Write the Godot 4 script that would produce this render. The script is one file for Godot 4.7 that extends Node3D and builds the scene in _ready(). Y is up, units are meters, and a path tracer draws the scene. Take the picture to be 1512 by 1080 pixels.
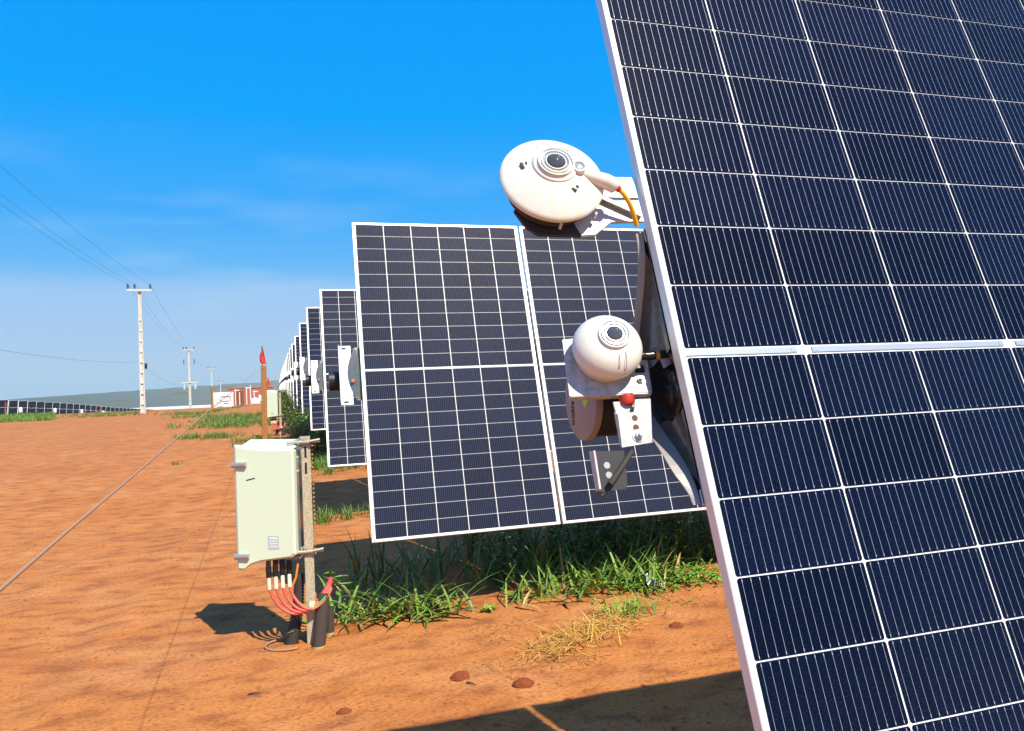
extends Node3D

# ---------------------------------------------------------------- mesh helper
class MB:
	var v := PackedVector3Array()
	var n := PackedVector3Array()
	var c := PackedColorArray()
	var col := Color(1, 1, 1)

	func t3(a: Vector3, b: Vector3, d: Vector3, na: Vector3, nb: Vector3, nd: Vector3) -> void:
		var g := (d - a).cross(b - a)
		if g.dot(na + nb + nd) < 0.0:
			var s := b; b = d; d = s
			s = nb; nb = nd; nd = s
		v.append(a); v.append(b); v.append(d)
		n.append(na); n.append(nb); n.append(nd)
		c.append(col); c.append(col); c.append(col)

	func tri(a: Vector3, b: Vector3, d: Vector3, out: Vector3) -> void:
		var g := (d - a).cross(b - a)
		if g.length_squared() < 1e-16:
			return
		g = g.normalized()
		if g.dot(out) < 0.0:
			g = -g
		t3(a, b, d, g, g, g)

	func quad(a: Vector3, b: Vector3, d: Vector3, e: Vector3, out: Vector3) -> void:
		tri(a, b, d, out); tri(a, d, e, out)

	func box(xf: Transform3D, size: Vector3, ch := 0.0) -> void:
		var h := size * 0.5
		if ch <= 0.0:
			var p := []
			for i in 8:
				p.append(xf * Vector3(h.x if i & 1 else -h.x, h.y if i & 2 else -h.y, h.z if i & 4 else -h.z))
			quad(p[0], p[1], p[3], p[2], -xf.basis.z); quad(p[4], p[5], p[7], p[6], xf.basis.z)
			quad(p[0], p[1], p[5], p[4], -xf.basis.y); quad(p[2], p[3], p[7], p[6], xf.basis.y)
			quad(p[0], p[2], p[6], p[4], -xf.basis.x); quad(p[1], p[3], p[7], p[5], xf.basis.x)
			return
		var q := func(s: Vector3, ax: int) -> Vector3:
			var r := Vector3.ZERO
			for k in 3:
				r[k] = s[k] * (h[k] - (0.0 if k == ax else ch))
			return xf * r
		for ax in 3:
			var b := (ax + 1) % 3
			var d := (ax + 2) % 3
			for s in [-1.0, 1.0]:
				var pts := []
				for st in [[-1.0, -1.0], [1.0, -1.0], [1.0, 1.0], [-1.0, 1.0]]:
					var sg := Vector3.ZERO
					sg[ax] = s; sg[b] = st[0]; sg[d] = st[1]
					pts.append(q.call(sg, ax))
				quad(pts[0], pts[1], pts[2], pts[3], xf.basis[ax] * s)
			for s in [-1.0, 1.0]:
				for w in [-1.0, 1.0]:
					var s1 := Vector3.ZERO
					s1[b] = s; s1[d] = w; s1[ax] = -1.0
					var s2 := s1
					s2[ax] = 1.0
					quad(q.call(s1, b), q.call(s2, b), q.call(s2, d), q.call(s1, d), xf.basis[b] * s + xf.basis[d] * w)
		for i in 8:
			var sg := Vector3(1.0 if i & 1 else -1.0, 1.0 if i & 2 else -1.0, 1.0 if i & 4 else -1.0)
			tri(q.call(sg, 0), q.call(sg, 1), q.call(sg, 2), xf.basis * sg)

	func tube(pts: Array, rad, sides := 8, cap := true) -> void:
		var m := pts.size()
		var up := Vector3.UP
		var t0: Vector3 = (pts[1] - pts[0]).normalized()
		if absf(t0.dot(up)) > 0.9:
			up = Vector3.RIGHT
		var a := t0.cross(up).normalized()
		var rings := []
		var nrm := []
		for i in m:
			var t: Vector3 = (pts[mini(i + 1, m - 1)] - pts[maxi(i - 1, 0)]).normalized()
			a = (a - t * a.dot(t)).normalized()
			var b := t.cross(a)
			var r: float = rad[i] if rad is Array else rad
			var ring := []
			var nn := []
			for k in sides:
				var g := TAU * k / sides
				var d := a * cos(g) + b * sin(g)
				ring.append(pts[i] + d * r); nn.append(d)
			rings.append(ring); nrm.append(nn)
		for i in m - 1:
			for k in sides:
				var k2 := (k + 1) % sides
				t3(rings[i][k], rings[i + 1][k], rings[i + 1][k2], nrm[i][k], nrm[i + 1][k], nrm[i + 1][k2])
				t3(rings[i][k], rings[i + 1][k2], rings[i][k2], nrm[i][k], nrm[i + 1][k2], nrm[i][k2])
		if cap:
			for k in sides:
				var k2 := (k + 1) % sides
				tri(pts[0], rings[0][k], rings[0][k2], pts[0] - pts[1])
				tri(pts[m - 1], rings[m - 1][k], rings[m - 1][k2], pts[m - 1] - pts[m - 2])

	# profile of (radius, height) turned round the y axis of xf; outside is to the right of the walk upwards
	func lathe(xf: Transform3D, prof: Array, segs := 48, crease := 35.0) -> void:
		var m := prof.size()
		var sn := []
		for i in m - 1:
			var d: Vector2 = (prof[i + 1] - prof[i]).normalized()
			sn.append(Vector2(d.y, -d.x))
		for i in m - 1:
			var n0: Vector2 = sn[i]
			var n1: Vector2 = sn[i]
			if i > 0 and absf(rad_to_deg(sn[i].angle_to(sn[i - 1]))) < crease:
				n0 = (sn[i] + sn[i - 1]).normalized()
			if i < m - 2 and absf(rad_to_deg(sn[i].angle_to(sn[i + 1]))) < crease:
				n1 = (sn[i] + sn[i + 1]).normalized()
			for k in segs:
				var g0 := TAU * k / segs
				var g1 := TAU * (k + 1) / segs
				var c0 := Vector3(cos(g0), 0, sin(g0))
				var c1 := Vector3(cos(g1), 0, sin(g1))
				var p := [prof[i], prof[i + 1]]
				var A: Vector3 = xf * (c0 * p[0].x + Vector3.UP * p[0].y)
				var B: Vector3 = xf * (c1 * p[0].x + Vector3.UP * p[0].y)
				var C: Vector3 = xf * (c1 * p[1].x + Vector3.UP * p[1].y)
				var D: Vector3 = xf * (c0 * p[1].x + Vector3.UP * p[1].y)
				var nA := (xf.basis * (c0 * n0.x + Vector3.UP * n0.y)).normalized()
				var nB := (xf.basis * (c1 * n0.x + Vector3.UP * n0.y)).normalized()
				var nC := (xf.basis * (c1 * n1.x + Vector3.UP * n1.y)).normalized()
				var nD := (xf.basis * (c0 * n1.x + Vector3.UP * n1.y)).normalized()
				if p[0].x > 1e-6:
					t3(A, B, C, nA, nB, nC)
				if p[1].x > 1e-6:
					t3(A, C, D, nA, nC, nD)

	# polygon in the xy plane of xf, from z0 to z1
	func prism(xf: Transform3D, poly: PackedVector2Array, z0: float, z1: float) -> void:
		var idx := Geometry2D.triangulate_polygon(poly)
		for i in range(0, idx.size(), 3):
			for zz in [[z0, -1.0], [z1, 1.0]]:
				var p := []
				for k in 3:
					var w := poly[idx[i + k]]
					p.append(xf * Vector3(w.x, w.y, zz[0]))
				tri(p[0], p[1], p[2], xf.basis.z * zz[1])
		var area := 0.0
		for i in poly.size():
			area += poly[i].cross(poly[(i + 1) % poly.size()])
		for i in poly.size():
			var a := poly[i]
			var b := poly[(i + 1) % poly.size()]
			var o := Vector2(b.y - a.y, a.x - b.x) * signf(area)
			quad(xf * Vector3(a.x, a.y, z0), xf * Vector3(b.x, b.y, z0), xf * Vector3(b.x, b.y, z1), xf * Vector3(a.x, a.y, z1), xf.basis * Vector3(o.x, o.y, 0))

	func blade(p: Vector3, az: float, length: float, width: float, lean: float, droop: float, segs := 5) -> void:
		var d := Vector3(cos(az), 0, sin(az))
		var s := Vector3(-d.z, 0, d.x)
		var pos := p
		var ang := lean
		var step := length / segs
		var prev := []
		for i in segs + 1:
			var f := float(i) / segs
			var w := width * (1.0 - pow(f, 2.2)) * (0.55 + 0.45 * minf(1.0, f * 3.0))
			var dir := d * sin(ang) + Vector3.UP * cos(ang)
			var up := Vector3.UP * sin(ang) - d * cos(ang)
			var cur := [pos - s * w * 0.5 + up * w * 0.16, pos - up * w * 0.05, pos + s * w * 0.5 + up * w * 0.16]
			if i > 0:
				quad(prev[0], prev[1], cur[1], cur[0], up + s * 0.3)
				quad(prev[1], prev[2], cur[2], cur[1], up - s * 0.3)
			prev = cur
			pos += dir * step
			ang += droop / segs * (0.4 + 1.2 * f)

	func leaf(p: Vector3, dir: Vector3, length: float, width: float) -> void:
		var s := dir.cross(Vector3.UP)
		if s.length() < 0.01:
			s = Vector3.RIGHT
		s = s.normalized()
		var up := s.cross(dir).normalized()
		var m := p + dir * length * 0.5 - up * width * 0.12
		var e := p + dir * length - up * width * 0.1
		var l := p + dir * length * 0.45 - s * width * 0.5 + up * width * 0.1
		var r := p + dir * length * 0.45 + s * width * 0.5 + up * width * 0.1
		tri(p, m, l, up); tri(m, e, l, up); tri(p, m, r, up); tri(m, e, r, up)

	func mesh(m: Material, into: ArrayMesh = null) -> ArrayMesh:
		if into == null:
			into = ArrayMesh.new()
		var a := []
		a.resize(Mesh.ARRAY_MAX)
		a[Mesh.ARRAY_VERTEX] = v; a[Mesh.ARRAY_NORMAL] = n; a[Mesh.ARRAY_COLOR] = c
		into.add_surface_from_arrays(Mesh.PRIMITIVE_TRIANGLES, a)
		into.surface_set_material(into.get_surface_count() - 1, m)
		return into

var M := {}
var counts := {}
var rng := RandomNumberGenerator.new()
var nz := FastNoiseLite.new()
var nz2 := FastNoiseLite.new()
var tilt0 := 1.2356
const MW := 1.303
const ML := 1.192
const PITCHX := 1.323

func numbered(parent: Node, called: String) -> String:
	var key := str(parent.get_instance_id()) + called
	var k: int = counts.get(key, 0)
	counts[key] = k + 1
	return called if k == 0 else "%s_%03d" % [called, k]

func put(called: String, mesh: Mesh, parent: Node = self, xf := Transform3D.IDENTITY) -> MeshInstance3D:
	var o := MeshInstance3D.new()
	o.name = numbered(parent, called)
	o.mesh = mesh
	o.transform = xf
	parent.add_child(o, true)
	return o

func obj(called: String, b: MB, m: Material, parent: Node = self, xf := Transform3D.IDENTITY) -> MeshInstance3D:
	return put(called, b.mesh(m), parent, xf)

func tag(o: Node, label: String, category: String, group := "", kind := "") -> Node:
	if label != "": o.set_meta("label", label)
	if category != "": o.set_meta("category", category)
	if group != "": o.set_meta("group", group)
	if kind != "": o.set_meta("kind", kind)
	return o

func thing(called: String, label: String, category: String, at := Vector3.ZERO, turn := 0.0, group := "") -> Node3D:
	var o := Node3D.new()
	o.name = numbered(self, called)
	add_child(o, true)
	o.position = at
	o.rotation.y = turn
	tag(o, label, category, group)
	return o

func copy(src: Node3D, called: String, label: String, category: String, at: Vector3, turn := 0.0, group := "") -> Node3D:
	var o: Node3D = src.duplicate()
	o.name = numbered(self, called)
	add_child(o, true)
	o.position = at
	o.rotation.y = turn
	tag(o, label, category, group)
	return o

func T(x: float, y: float, z: float) -> Transform3D:
	return Transform3D(Basis.IDENTITY, Vector3(x, y, z))

func mat(col: Color, rough := 0.6, metal := 0.0, vertex := false) -> StandardMaterial3D:
	var m := StandardMaterial3D.new()
	m.albedo_color = Color(1, 1, 1) if vertex else col.linear_to_srgb()
	m.vertex_color_use_as_albedo = vertex
	m.roughness = rough
	m.metallic = metal
	m.cull_mode = BaseMaterial3D.CULL_DISABLED
	return m

func noise_tex(freq: float, oct: int, seed_: int, size := 512, normal := false, bump := 4.0, ramp = null, type := FastNoiseLite.TYPE_SIMPLEX_SMOOTH) -> NoiseTexture2D:
	var f := FastNoiseLite.new()
	f.noise_type = type
	f.seed = seed_
	f.frequency = freq
	f.fractal_octaves = oct
	var t := NoiseTexture2D.new()
	t.width = size; t.height = size
	t.seamless = true
	t.noise = f
	t.as_normal_map = normal
	t.bump_strength = bump
	if ramp != null:
		var g := Gradient.new()
		g.offsets = PackedFloat32Array(ramp[0])
		g.colors = PackedColorArray(ramp[1])
		t.color_ramp = g
	return t

func grey(a: float, b := -1.0) -> Color:
	return Color(a, a, a)

func wear(m: StandardMaterial3D, tex: Texture2D, scale: float, world := false) -> StandardMaterial3D:
	m.albedo_texture = tex
	m.uv1_triplanar = true
	m.uv1_world_triplanar = world
	m.uv1_scale = Vector3.ONE * scale
	return m

func bumps(m: StandardMaterial3D, tex: Texture2D, amount: float) -> StandardMaterial3D:
	m.normal_enabled = true
	m.normal_texture = tex
	m.normal_scale = amount
	return m

func smooth(a: float, b: float, x: float) -> float:
	var t := clampf((x - a) / (b - a), 0.0, 1.0)
	return t * t * (3.0 - 2.0 * t)

# ---------------------------------------------------------------- terrain height
func base_h(x: float, z: float) -> float:
	var d := -z
	var y := 0.06 * smooth(3.5, 6.0, d) * smooth(0.2, 2.0, x) + 0.29 * smooth(9.0, 17.5, d)
	y -= 0.27 * smooth(36.0, 60.0, d) * smooth(-3.0, -6.5, x)
	if d > 66.0:
		var e := minf(d, 195.0) - 66.0
		y -= 0.012 * e + 0.00017 * e * e
		if d > 195.0:
			y -= 0.04 * (minf(d, 410.0) - 195.0)
	if d > 700.0:
		var ridge := 5.0 + (x + 217.0) * 0.039
		ridge = clampf(ridge, -14.0, 40.0)
		var up := smooth(690.0, 1420.0, d)
		var dn := smooth(1430.0, 2300.0, d)
		y += (ridge + 12.5) * up - (ridge + 22.0) * dn
	return y

func ground_h(x: float, z: float) -> float:
	var y := base_h(x, z)
	var d := Vector2(x, z).length()
	var near := 1.0 - smooth(30.0, 70.0, d)
	if near > 0.0:
		y += near * (nz.get_noise_2d(x * 1.0, z * 1.6) * 0.010 + nz2.get_noise_2d(x * 3.0, z * 4.0) * 0.006 + nz.get_noise_2d(x * 9.0, z * 12.0) * 0.004)
		y -= near * 0.011 * maxf(0.0, 0.25 - absf(nz2.get_noise_2d(x * 0.9 + 3.0 * nz.get_noise_2d(x, z), z * 4.2 + x * 0.8))) * 2.2
		# wheel ruts along the service track on the left
		var track := x + 0.03 * z + 0.12 * sin(z * 0.35)
		for c in [-1.75, -3.3, -2.6]:
			var q: float = (track - c) / 0.17
			y -= near * 0.022 * exp(-q * q) * (0.6 + 0.4 * sin(z * 1.1 + c * 3.0))
			q = (track - c - 0.27) / 0.13
			y += near * (0.012 + 0.006 * sin(z * 42.0 + x * 9.0)) * exp(-q * q)
		y += near * 0.05 * nz.get_noise_2d(x * 0.12 + 40.0, z * 0.16) * smooth(6.0, 12.0, d)
	return y

func on(x: float, z: float, up := 0.0) -> Vector3:
	return Vector3(x, ground_h(x, z) + up, z)

# ---------------------------------------------------------------- start
func _ready() -> void:
	var cam := Camera3D.new()
	cam.name = "camera"
	add_child(cam)
	cam.fov = 53.314
	cam.near = 0.02
	cam.far = 9000.0
	cam.position = Vector3(0, 1.6, 0)
	cam.rotation_order = EULER_ORDER_YXZ
	cam.rotation = Vector3(0.018, -0.2855, -0.0385)
	cam.current = true

	var sun := DirectionalLight3D.new()
	sun.name = "sun"
	add_child(sun)
	sun.light_color = Color(1.0, 0.95, 0.87)
	sun.light_energy = 1.6
	sun.light_angular_distance = 0.5
	sun.shadow_enabled = true
	sun.look_at_from_position(Vector3.ZERO, Vector3(-0.303, -1.0, -0.745), Vector3.UP)

	var we := WorldEnvironment.new()
	we.name = "environment"
	var env := Environment.new()
	env.background_mode = Environment.BG_SKY
	var sky := Sky.new()
	var pm := PanoramaSkyMaterial.new()
	pm.panorama = sky_image()
	sky.sky_material = pm
	env.sky = sky
	env.background_energy_multiplier = 0.70
	env.tonemap_mode = Environment.TONE_MAPPER_LINEAR
	env.tonemap_exposure = 1.42
	env.sdfgi_enabled = true
	env.ssao_enabled = true
	env.ssil_enabled = true
	env.fog_enabled = true
	env.fog_density = 0.00022
	env.fog_light_color = Color(0.72, 0.84, 0.87)
	env.fog_sun_scatter = 0.0
	we.environment = env
	add_child(we)

	rng.seed = 4711
	nz.seed = 5; nz.frequency = 0.55; nz.fractal_octaves = 4
	nz2.seed = 9; nz2.frequency = 0.9; nz2.fractal_octaves = 3
	materials()
	ground()
	far_land()
	power_poles()
	compound()
	trackers()
	left_block()
	combiner_boxes()
	stake_and_rope()
	sensor_disc()
	sensor_bowl()
	vegetation()
	litter()

func sky_image() -> ImageTexture:
	var w := 2048
	var h := 1024
	var img := Image.create(w, h, false, Image.FORMAT_RGBF)
	var f := FastNoiseLite.new()
	f.seed = 21; f.frequency = 1.0; f.fractal_octaves = 5
	var f2 := FastNoiseLite.new()
	f2.seed = 33; f2.frequency = 1.0; f2.fractal_octaves = 3
	var stops := [[-90.0, Color(0.44, 0.56, 0.66)], [0.0, Color(0.44, 0.58, 0.72)], [1.0, Color(0.43, 0.60, 0.80)], [4.0, Color(0.36, 0.575, 0.85)], [7.5, Color(0.27, 0.55, 0.92)], [9.0, Color(0.14, 0.50, 0.95)], [13.0, Color(0.048, 0.415, 0.98)], [20.0, Color(0.0, 0.375, 1.0)], [32.0, Color(0.0, 0.315, 1.0)], [45.0, Color(0.05, 0.27, 0.86)], [60.0, Color(0.11, 0.25, 0.70)], [90.0, Color(0.13, 0.24, 0.62)]]
	var sd := Vector3(0.303, 1.0, 0.745).normalized()
	for y in h:
		var el := 90.0 - 180.0 * (y + 0.5) / h
		var base := Color(0, 0, 0)
		for i in stops.size() - 1:
			if el >= stops[i][0] and el <= stops[i + 1][0]:
				base = stops[i][1].lerp(stops[i + 1][1], (el - stops[i][0]) / (stops[i + 1][0] - stops[i][0]))
		var ce := cos(deg_to_rad(el))
		var se := sin(deg_to_rad(el))
		for x in w:
			var az := TAU * (x + 0.5) / w
			var dir := Vector3(sin(az) * ce, se, -cos(az) * ce)
			var c := base
			if el > 0.0 and el < 40.0:
				# thin cirrus, stretched along the horizon
				var q := Vector3(dir.x * 3.2, el * 0.30, dir.z * 3.2)
				var a := f.get_noise_3dv(q) * 0.6 + f2.get_noise_3dv(q * 0.45 + Vector3(3, 7, 1)) * 0.7
				var amt := clampf(a * 1.5 - 0.05, 0.0, 1.0) * smooth(0.0, 7.0, el) * (1.0 - smooth(9.0, 20.0, el)) * 0.40
				# the top edge of the haze layer
				var band := smooth(8.6 + a * 0.6, 6.9 + a * 0.6, el) * 0.20
				c = c.lerp(Color(0.62, 0.78, 0.95), clampf(amt + band, 0.0, 1.0))
			var glow := maxf(0.0, dir.dot(sd))
			var g1 := pow(glow, 5.0) * 0.14
			c = Color(c.r + g1 * 1.0, c.g + g1 * 0.95, c.b + g1 * 0.85)
			img.set_pixel(x, y, c)
	return ImageTexture.create_from_image(img)

func materials() -> void:
	var speck := noise_tex(0.02, 5, 3, 512, false, 1.0, [[0.0, 0.45, 0.7, 1.0], [grey(0.80), grey(0.92), grey(0.98), grey(1.0)]])
	var fine := noise_tex(0.06, 4, 8, 512, true, 3.0)
	M.white_frame = mat(Color(0.76, 0.77, 0.73), 0.38, 0.25)
	M.backsheet = mat(Color(0.78, 0.80, 0.80), 0.35)
	M.ribbon = mat(Color(0.38, 0.46, 0.52), 0.35, 0.3)
	M.busbar = mat(Color(0.40, 0.46, 0.56), 0.4, 0.2)
	M.busbar_far = mat(Color(0.13, 0.145, 0.19), 0.5)
	M.cells = []
	M.cells_far = []
	for i in 4:
		var m := mat(Color.WHITE, 0.18)
		m.metallic_specular = 0.22
		var dots := noise_tex(0.11, 2, 40 + i, 512, false, 1.0, [[0.0, 0.62, 0.74, 0.9], [Color(0.34, 0.35, 0.44), Color(0.37, 0.38, 0.48), Color(0.62, 0.64, 0.74), Color(1, 1, 1)]])
		m.albedo_color = (Color(0.0052, 0.0095, 0.0215) * [3.8, 5.0, 3.1, 4.4][i]).linear_to_srgb()
		m.albedo_color.a = 1.0
		wear(m, dots, 7.0)
		M.cells.append(m)
		var fm := mat(Color(0.0112, 0.0165, 0.038) * [1.0, 1.1, 0.92, 1.18][i], 0.42)
		fm.metallic_specular = 0.12
		M.cells_far.append(fm)
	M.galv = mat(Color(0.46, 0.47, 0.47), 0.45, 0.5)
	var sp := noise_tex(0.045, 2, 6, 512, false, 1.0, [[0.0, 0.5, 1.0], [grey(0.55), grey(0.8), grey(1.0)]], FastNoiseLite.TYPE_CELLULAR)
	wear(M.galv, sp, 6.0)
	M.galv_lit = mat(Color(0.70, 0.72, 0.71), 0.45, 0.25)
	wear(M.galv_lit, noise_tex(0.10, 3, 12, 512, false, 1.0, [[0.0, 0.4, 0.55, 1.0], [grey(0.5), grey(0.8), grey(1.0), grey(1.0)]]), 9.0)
	M.steel_dark = mat(Color(0.20, 0.19, 0.17), 0.35, 0.6)
	bumps(wear(M.steel_dark, speck, 5.0), noise_tex(0.012, 4, 77, 512, true, 5.0), 0.6)
	M.fin = mat(Color(0.30, 0.31, 0.26), 0.35, 0.6)
	wear(M.fin, speck, 4.0)
	M.plate = mat(Color(0.54, 0.55, 0.54), 0.5, 0.1)
	wear(M.plate, speck, 5.0)
	M.black = mat(Color(0.012, 0.012, 0.014), 0.45)
	M.black_gloss = mat(Color(0.010, 0.011, 0.014), 0.2)
	bumps(M.black_gloss, fine, 0.25)
	M.black_gloss.uv1_triplanar = true
	M.rubber = mat(Color(0.036, 0.030, 0.027), 0.75)
	M.dark_grey = mat(Color(0.032, 0.032, 0.038), 0.75)
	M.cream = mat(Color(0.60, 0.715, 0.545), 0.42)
	M.sensor_white = mat(Color(0.71, 0.71, 0.63), 0.34)
	wear(M.sensor_white, noise_tex(0.010, 5, 18, 512, false, 1.0, [[0.0, 0.3, 0.6, 1.0], [Color(0.94, 0.92, 0.86), Color(0.98, 0.975, 0.95), Color(1, 1, 1), Color(1, 1, 1)]]), 8.0)
	M.bolt = mat(Color(0.60, 0.60, 0.56), 0.35, 0.5)
	M.lens_dark = mat(Color(0.012, 0.012, 0.016), 0.05)
	M.lens_ring = mat(Color(0.55, 0.58, 0.58), 0.25, 0.6)
	var gl := StandardMaterial3D.new()
	gl.albedo_color = Color(0.95, 0.98, 1.0, 0.06)
	gl.transparency = BaseMaterial3D.TRANSPARENCY_ALPHA
	gl.roughness = 0.02
	gl.metallic_specular = 0.6
	gl.cull_mode = BaseMaterial3D.CULL_DISABLED
	M.glass = gl
	M.yellow = mat(Color(0.75, 0.42, 0.01), 0.45)
	M.red = mat(Color(0.50, 0.035, 0.018), 0.5)
	M.coral = mat(Color(0.62, 0.085, 0.06), 0.45)
	M.cable_green = mat(Color(0.05, 0.32, 0.05), 0.45)
	M.cable_orange = mat(Color(0.75, 0.2, 0.02), 0.45)
	M.flag_red = mat(Color(0.65, 0.012, 0.03), 0.7)
	M.flag_red.backlight_enabled = true
	M.flag_red.backlight = Color(0.4, 0.02, 0.03)
	M.timber = mat(Color(0.50, 0.24, 0.06), 0.8)
	wear(M.timber, noise_tex(0.02, 4, 31, 256, false, 1.0, [[0.0, 0.5, 1.0], [grey(0.6), grey(0.85), grey(1.0)]]), 6.0)
	M.rope = mat(Color(0.36, 0.22, 0.13), 0.85)
	M.logo_green = mat(Color(0.40, 0.62, 0.02), 0.5)
	M.logo_orange = mat(Color(0.72, 0.12, 0.03), 0.5)
	M.ink = mat(Color(0.012, 0.012, 0.012), 0.6)
	M.cap_face = mat(Color(0.30, 0.245, 0.225), 0.55)
	M.concrete = mat(Color(0.68, 0.68, 0.60), 0.85)
	wear(M.concrete, speck, 0.7)
	M.wire = mat(Color(0.10, 0.13, 0.16), 0.6)
	M.insulator = mat(Color(0.02, 0.04, 0.07), 0.4)
	M.leaf = mat(Color.WHITE, 0.5, 0.0, true)
	M.leaf.backlight_enabled = true
	M.leaf.backlight = Color(0.16, 0.22, 0.03)
	M.straw = mat(Color.WHITE, 0.8, 0.0, true)
	M.far_panel = mat(Color(0.014, 0.017, 0.027), 0.5)
	M.far_panel.metallic_specular = 0.12
	M.beige_steel = mat(Color(0.52, 0.47, 0.33), 0.6, 0.1)
	wear(M.beige_steel, speck, 4.0)
	M.rust_paint = mat(Color(0.42, 0.15, 0.085), 0.75)
	M.white_paint = mat(Color(0.74, 0.77, 0.76), 0.5)
	M.label_blue = mat(Color(0.42, 0.50, 0.52), 0.5)
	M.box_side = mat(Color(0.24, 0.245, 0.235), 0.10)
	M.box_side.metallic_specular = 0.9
	var soil := mat(Color.WHITE, 0.95, 0.0, true)
	wear(soil, noise_tex(0.007, 8, 101, 2048, false, 1.0, [[0.0, 0.25, 0.40, 0.60, 1.0], [Color(0.72, 0.64, 0.58), Color(0.84, 0.79, 0.74), Color(0.92, 0.90, 0.87), Color(0.97, 0.965, 0.96), Color(1, 1, 1)]]), 0.22, true)
	soil.uv1_scale = Vector3(0.17, 0.3, 0.36)
	soil.detail_enabled = true
	soil.detail_blend_mode = BaseMaterial3D.BLEND_MODE_MUL
	soil.detail_uv_layer = BaseMaterial3D.DETAIL_UV_2
	soil.uv2_triplanar = true
	soil.uv2_world_triplanar = true
	soil.uv2_scale = Vector3(0.9, 0.9, 1.3)
	soil.detail_albedo = noise_tex(0.03, 6, 140, 1024, false, 1.0, [[0.0, 0.22, 0.40, 0.6, 1.0], [Color(0.60, 0.52, 0.46), Color(0.82, 0.78, 0.74), Color(0.94, 0.93, 0.92), Color(0.98, 0.98, 0.98), Color(1, 1, 1)]])
	bumps(soil, noise_tex(0.045, 6, 55, 2048, true, 9.0), 0.38)
	M.soil = soil
	M.clod = mat(Color(0.25, 0.060, 0.014), 0.95)
	wear(M.clod, speck, 9.0)
	bumps(M.clod, fine, 1.0)
	M.hill_panel = mat(Color(0.035, 0.065, 0.062), 0.5)
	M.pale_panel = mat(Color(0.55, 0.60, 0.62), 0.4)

# ---------------------------------------------------------------- setting
func axis_list(parts: Array) -> Array:
	var out := []
	for p in parts:
		var x: float = p[0]
		while x < p[1] - 1e-4:
			out.append(x)
			x += p[2]
	out.append(parts[-1][1])
	return out

func soil_color(x: float, z: float) -> Color:
	var d := Vector2(x, z).length()
	var c := Color(0.53, 0.200, 0.044)
	var a := nz.get_noise_2d(x * 0.7 + 11.0, z * 1.2)
	var b := nz2.get_noise_2d(x * 0.9 - 8.0, z * 1.7)
	c = c.lerp(Color(0.40, 0.122, 0.026), clampf(a * 0.9, 0.0, 0.38))
	c = c.lerp(Color(0.58, 0.252, 0.082), clampf(b * 1.4, 0.0, 0.7))
	if d > 90.0:
		c = c.lerp(Color(0.09, 0.12, 0.055), smooth(95.0, 150.0, d) * 0.85)
	return c

func ground() -> void:
	var xs := axis_list([[-4000.0, -1000.0, 300.0], [-1000.0, -200.0, 50.0], [-200.0, -60.0, 7.0], [-60.0, -16.0, 1.1], [-16.0, -5.0, 0.22], [-5.0, 4.5, 0.05], [4.5, 12.0, 0.3], [12.0, 60.0, 4.0], [60.0, 200.0, 14.0], [200.0, 1000.0, 80.0], [1000.0, 4000.0, 300.0]])
	var zs := axis_list([[-4000.0, -2400.0, 200.0], [-2400.0, -1000.0, 40.0], [-1000.0, -300.0, 20.0], [-300.0, -80.0, 4.0], [-80.0, -30.0, 0.5], [-30.0, -12.0, 0.16], [-12.0, -1.5, 0.05], [-1.5, 6.0, 0.5], [6.0, 60.0, 6.0], [60.0, 4000.0, 200.0]])
	var nx := xs.size()
	var nzc := zs.size()
	var v := PackedVector3Array()
	var n := PackedVector3Array()
	var c := PackedColorArray()
	var ix := PackedInt32Array()
	v.resize(nx * nzc); n.resize(nx * nzc); c.resize(nx * nzc)
	for j in nzc:
		for i in nx:
			var x: float = xs[i]
			var z: float = zs[j]
			v[j * nx + i] = Vector3(x, ground_h(x, z), z)
			c[j * nx + i] = soil_color(x, z)
	for j in nzc:
		for i in nx:
			var a := v[j * nx + maxi(i - 1, 0)]
			var b := v[j * nx + mini(i + 1, nx - 1)]
			var d := v[maxi(j - 1, 0) * nx + i]
			var e := v[mini(j + 1, nzc - 1) * nx + i]
			n[j * nx + i] = (e - d).cross(b - a).normalized()
	for j in nzc - 1:
		for i in nx - 1:
			var q := j * nx + i
			ix.append_array(PackedInt32Array([q, q + 1, q + nx, q + 1, q + nx + 1, q + nx]))
	var a := []
	a.resize(Mesh.ARRAY_MAX)
	a[Mesh.ARRAY_VERTEX] = v; a[Mesh.ARRAY_NORMAL] = n; a[Mesh.ARRAY_COLOR] = c; a[Mesh.ARRAY_INDEX] = ix
	var am := ArrayMesh.new()
	am.add_surface_from_arrays(Mesh.PRIMITIVE_TRIANGLES, a)
	am.surface_set_material(0, M.soil)
	tag(put("ground", am), "bare red dirt ground between the solar rows", "ground", "", "structure")

func multi(called: String, mesh: Mesh, xfs: Array, label: String, category: String) -> void:
	var mm := MultiMesh.new()
	mm.transform_format = MultiMesh.TRANSFORM_3D
	mm.mesh = mesh
	mm.instance_count = xfs.size()
	for i in xfs.size():
		mm.set_instance_transform(i, xfs[i])
	var o := MultiMeshInstance3D.new()
	o.name = numbered(self, called)
	o.multimesh = mm
	add_child(o, true)
	tag(o, label, category, "", "stuff")

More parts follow.
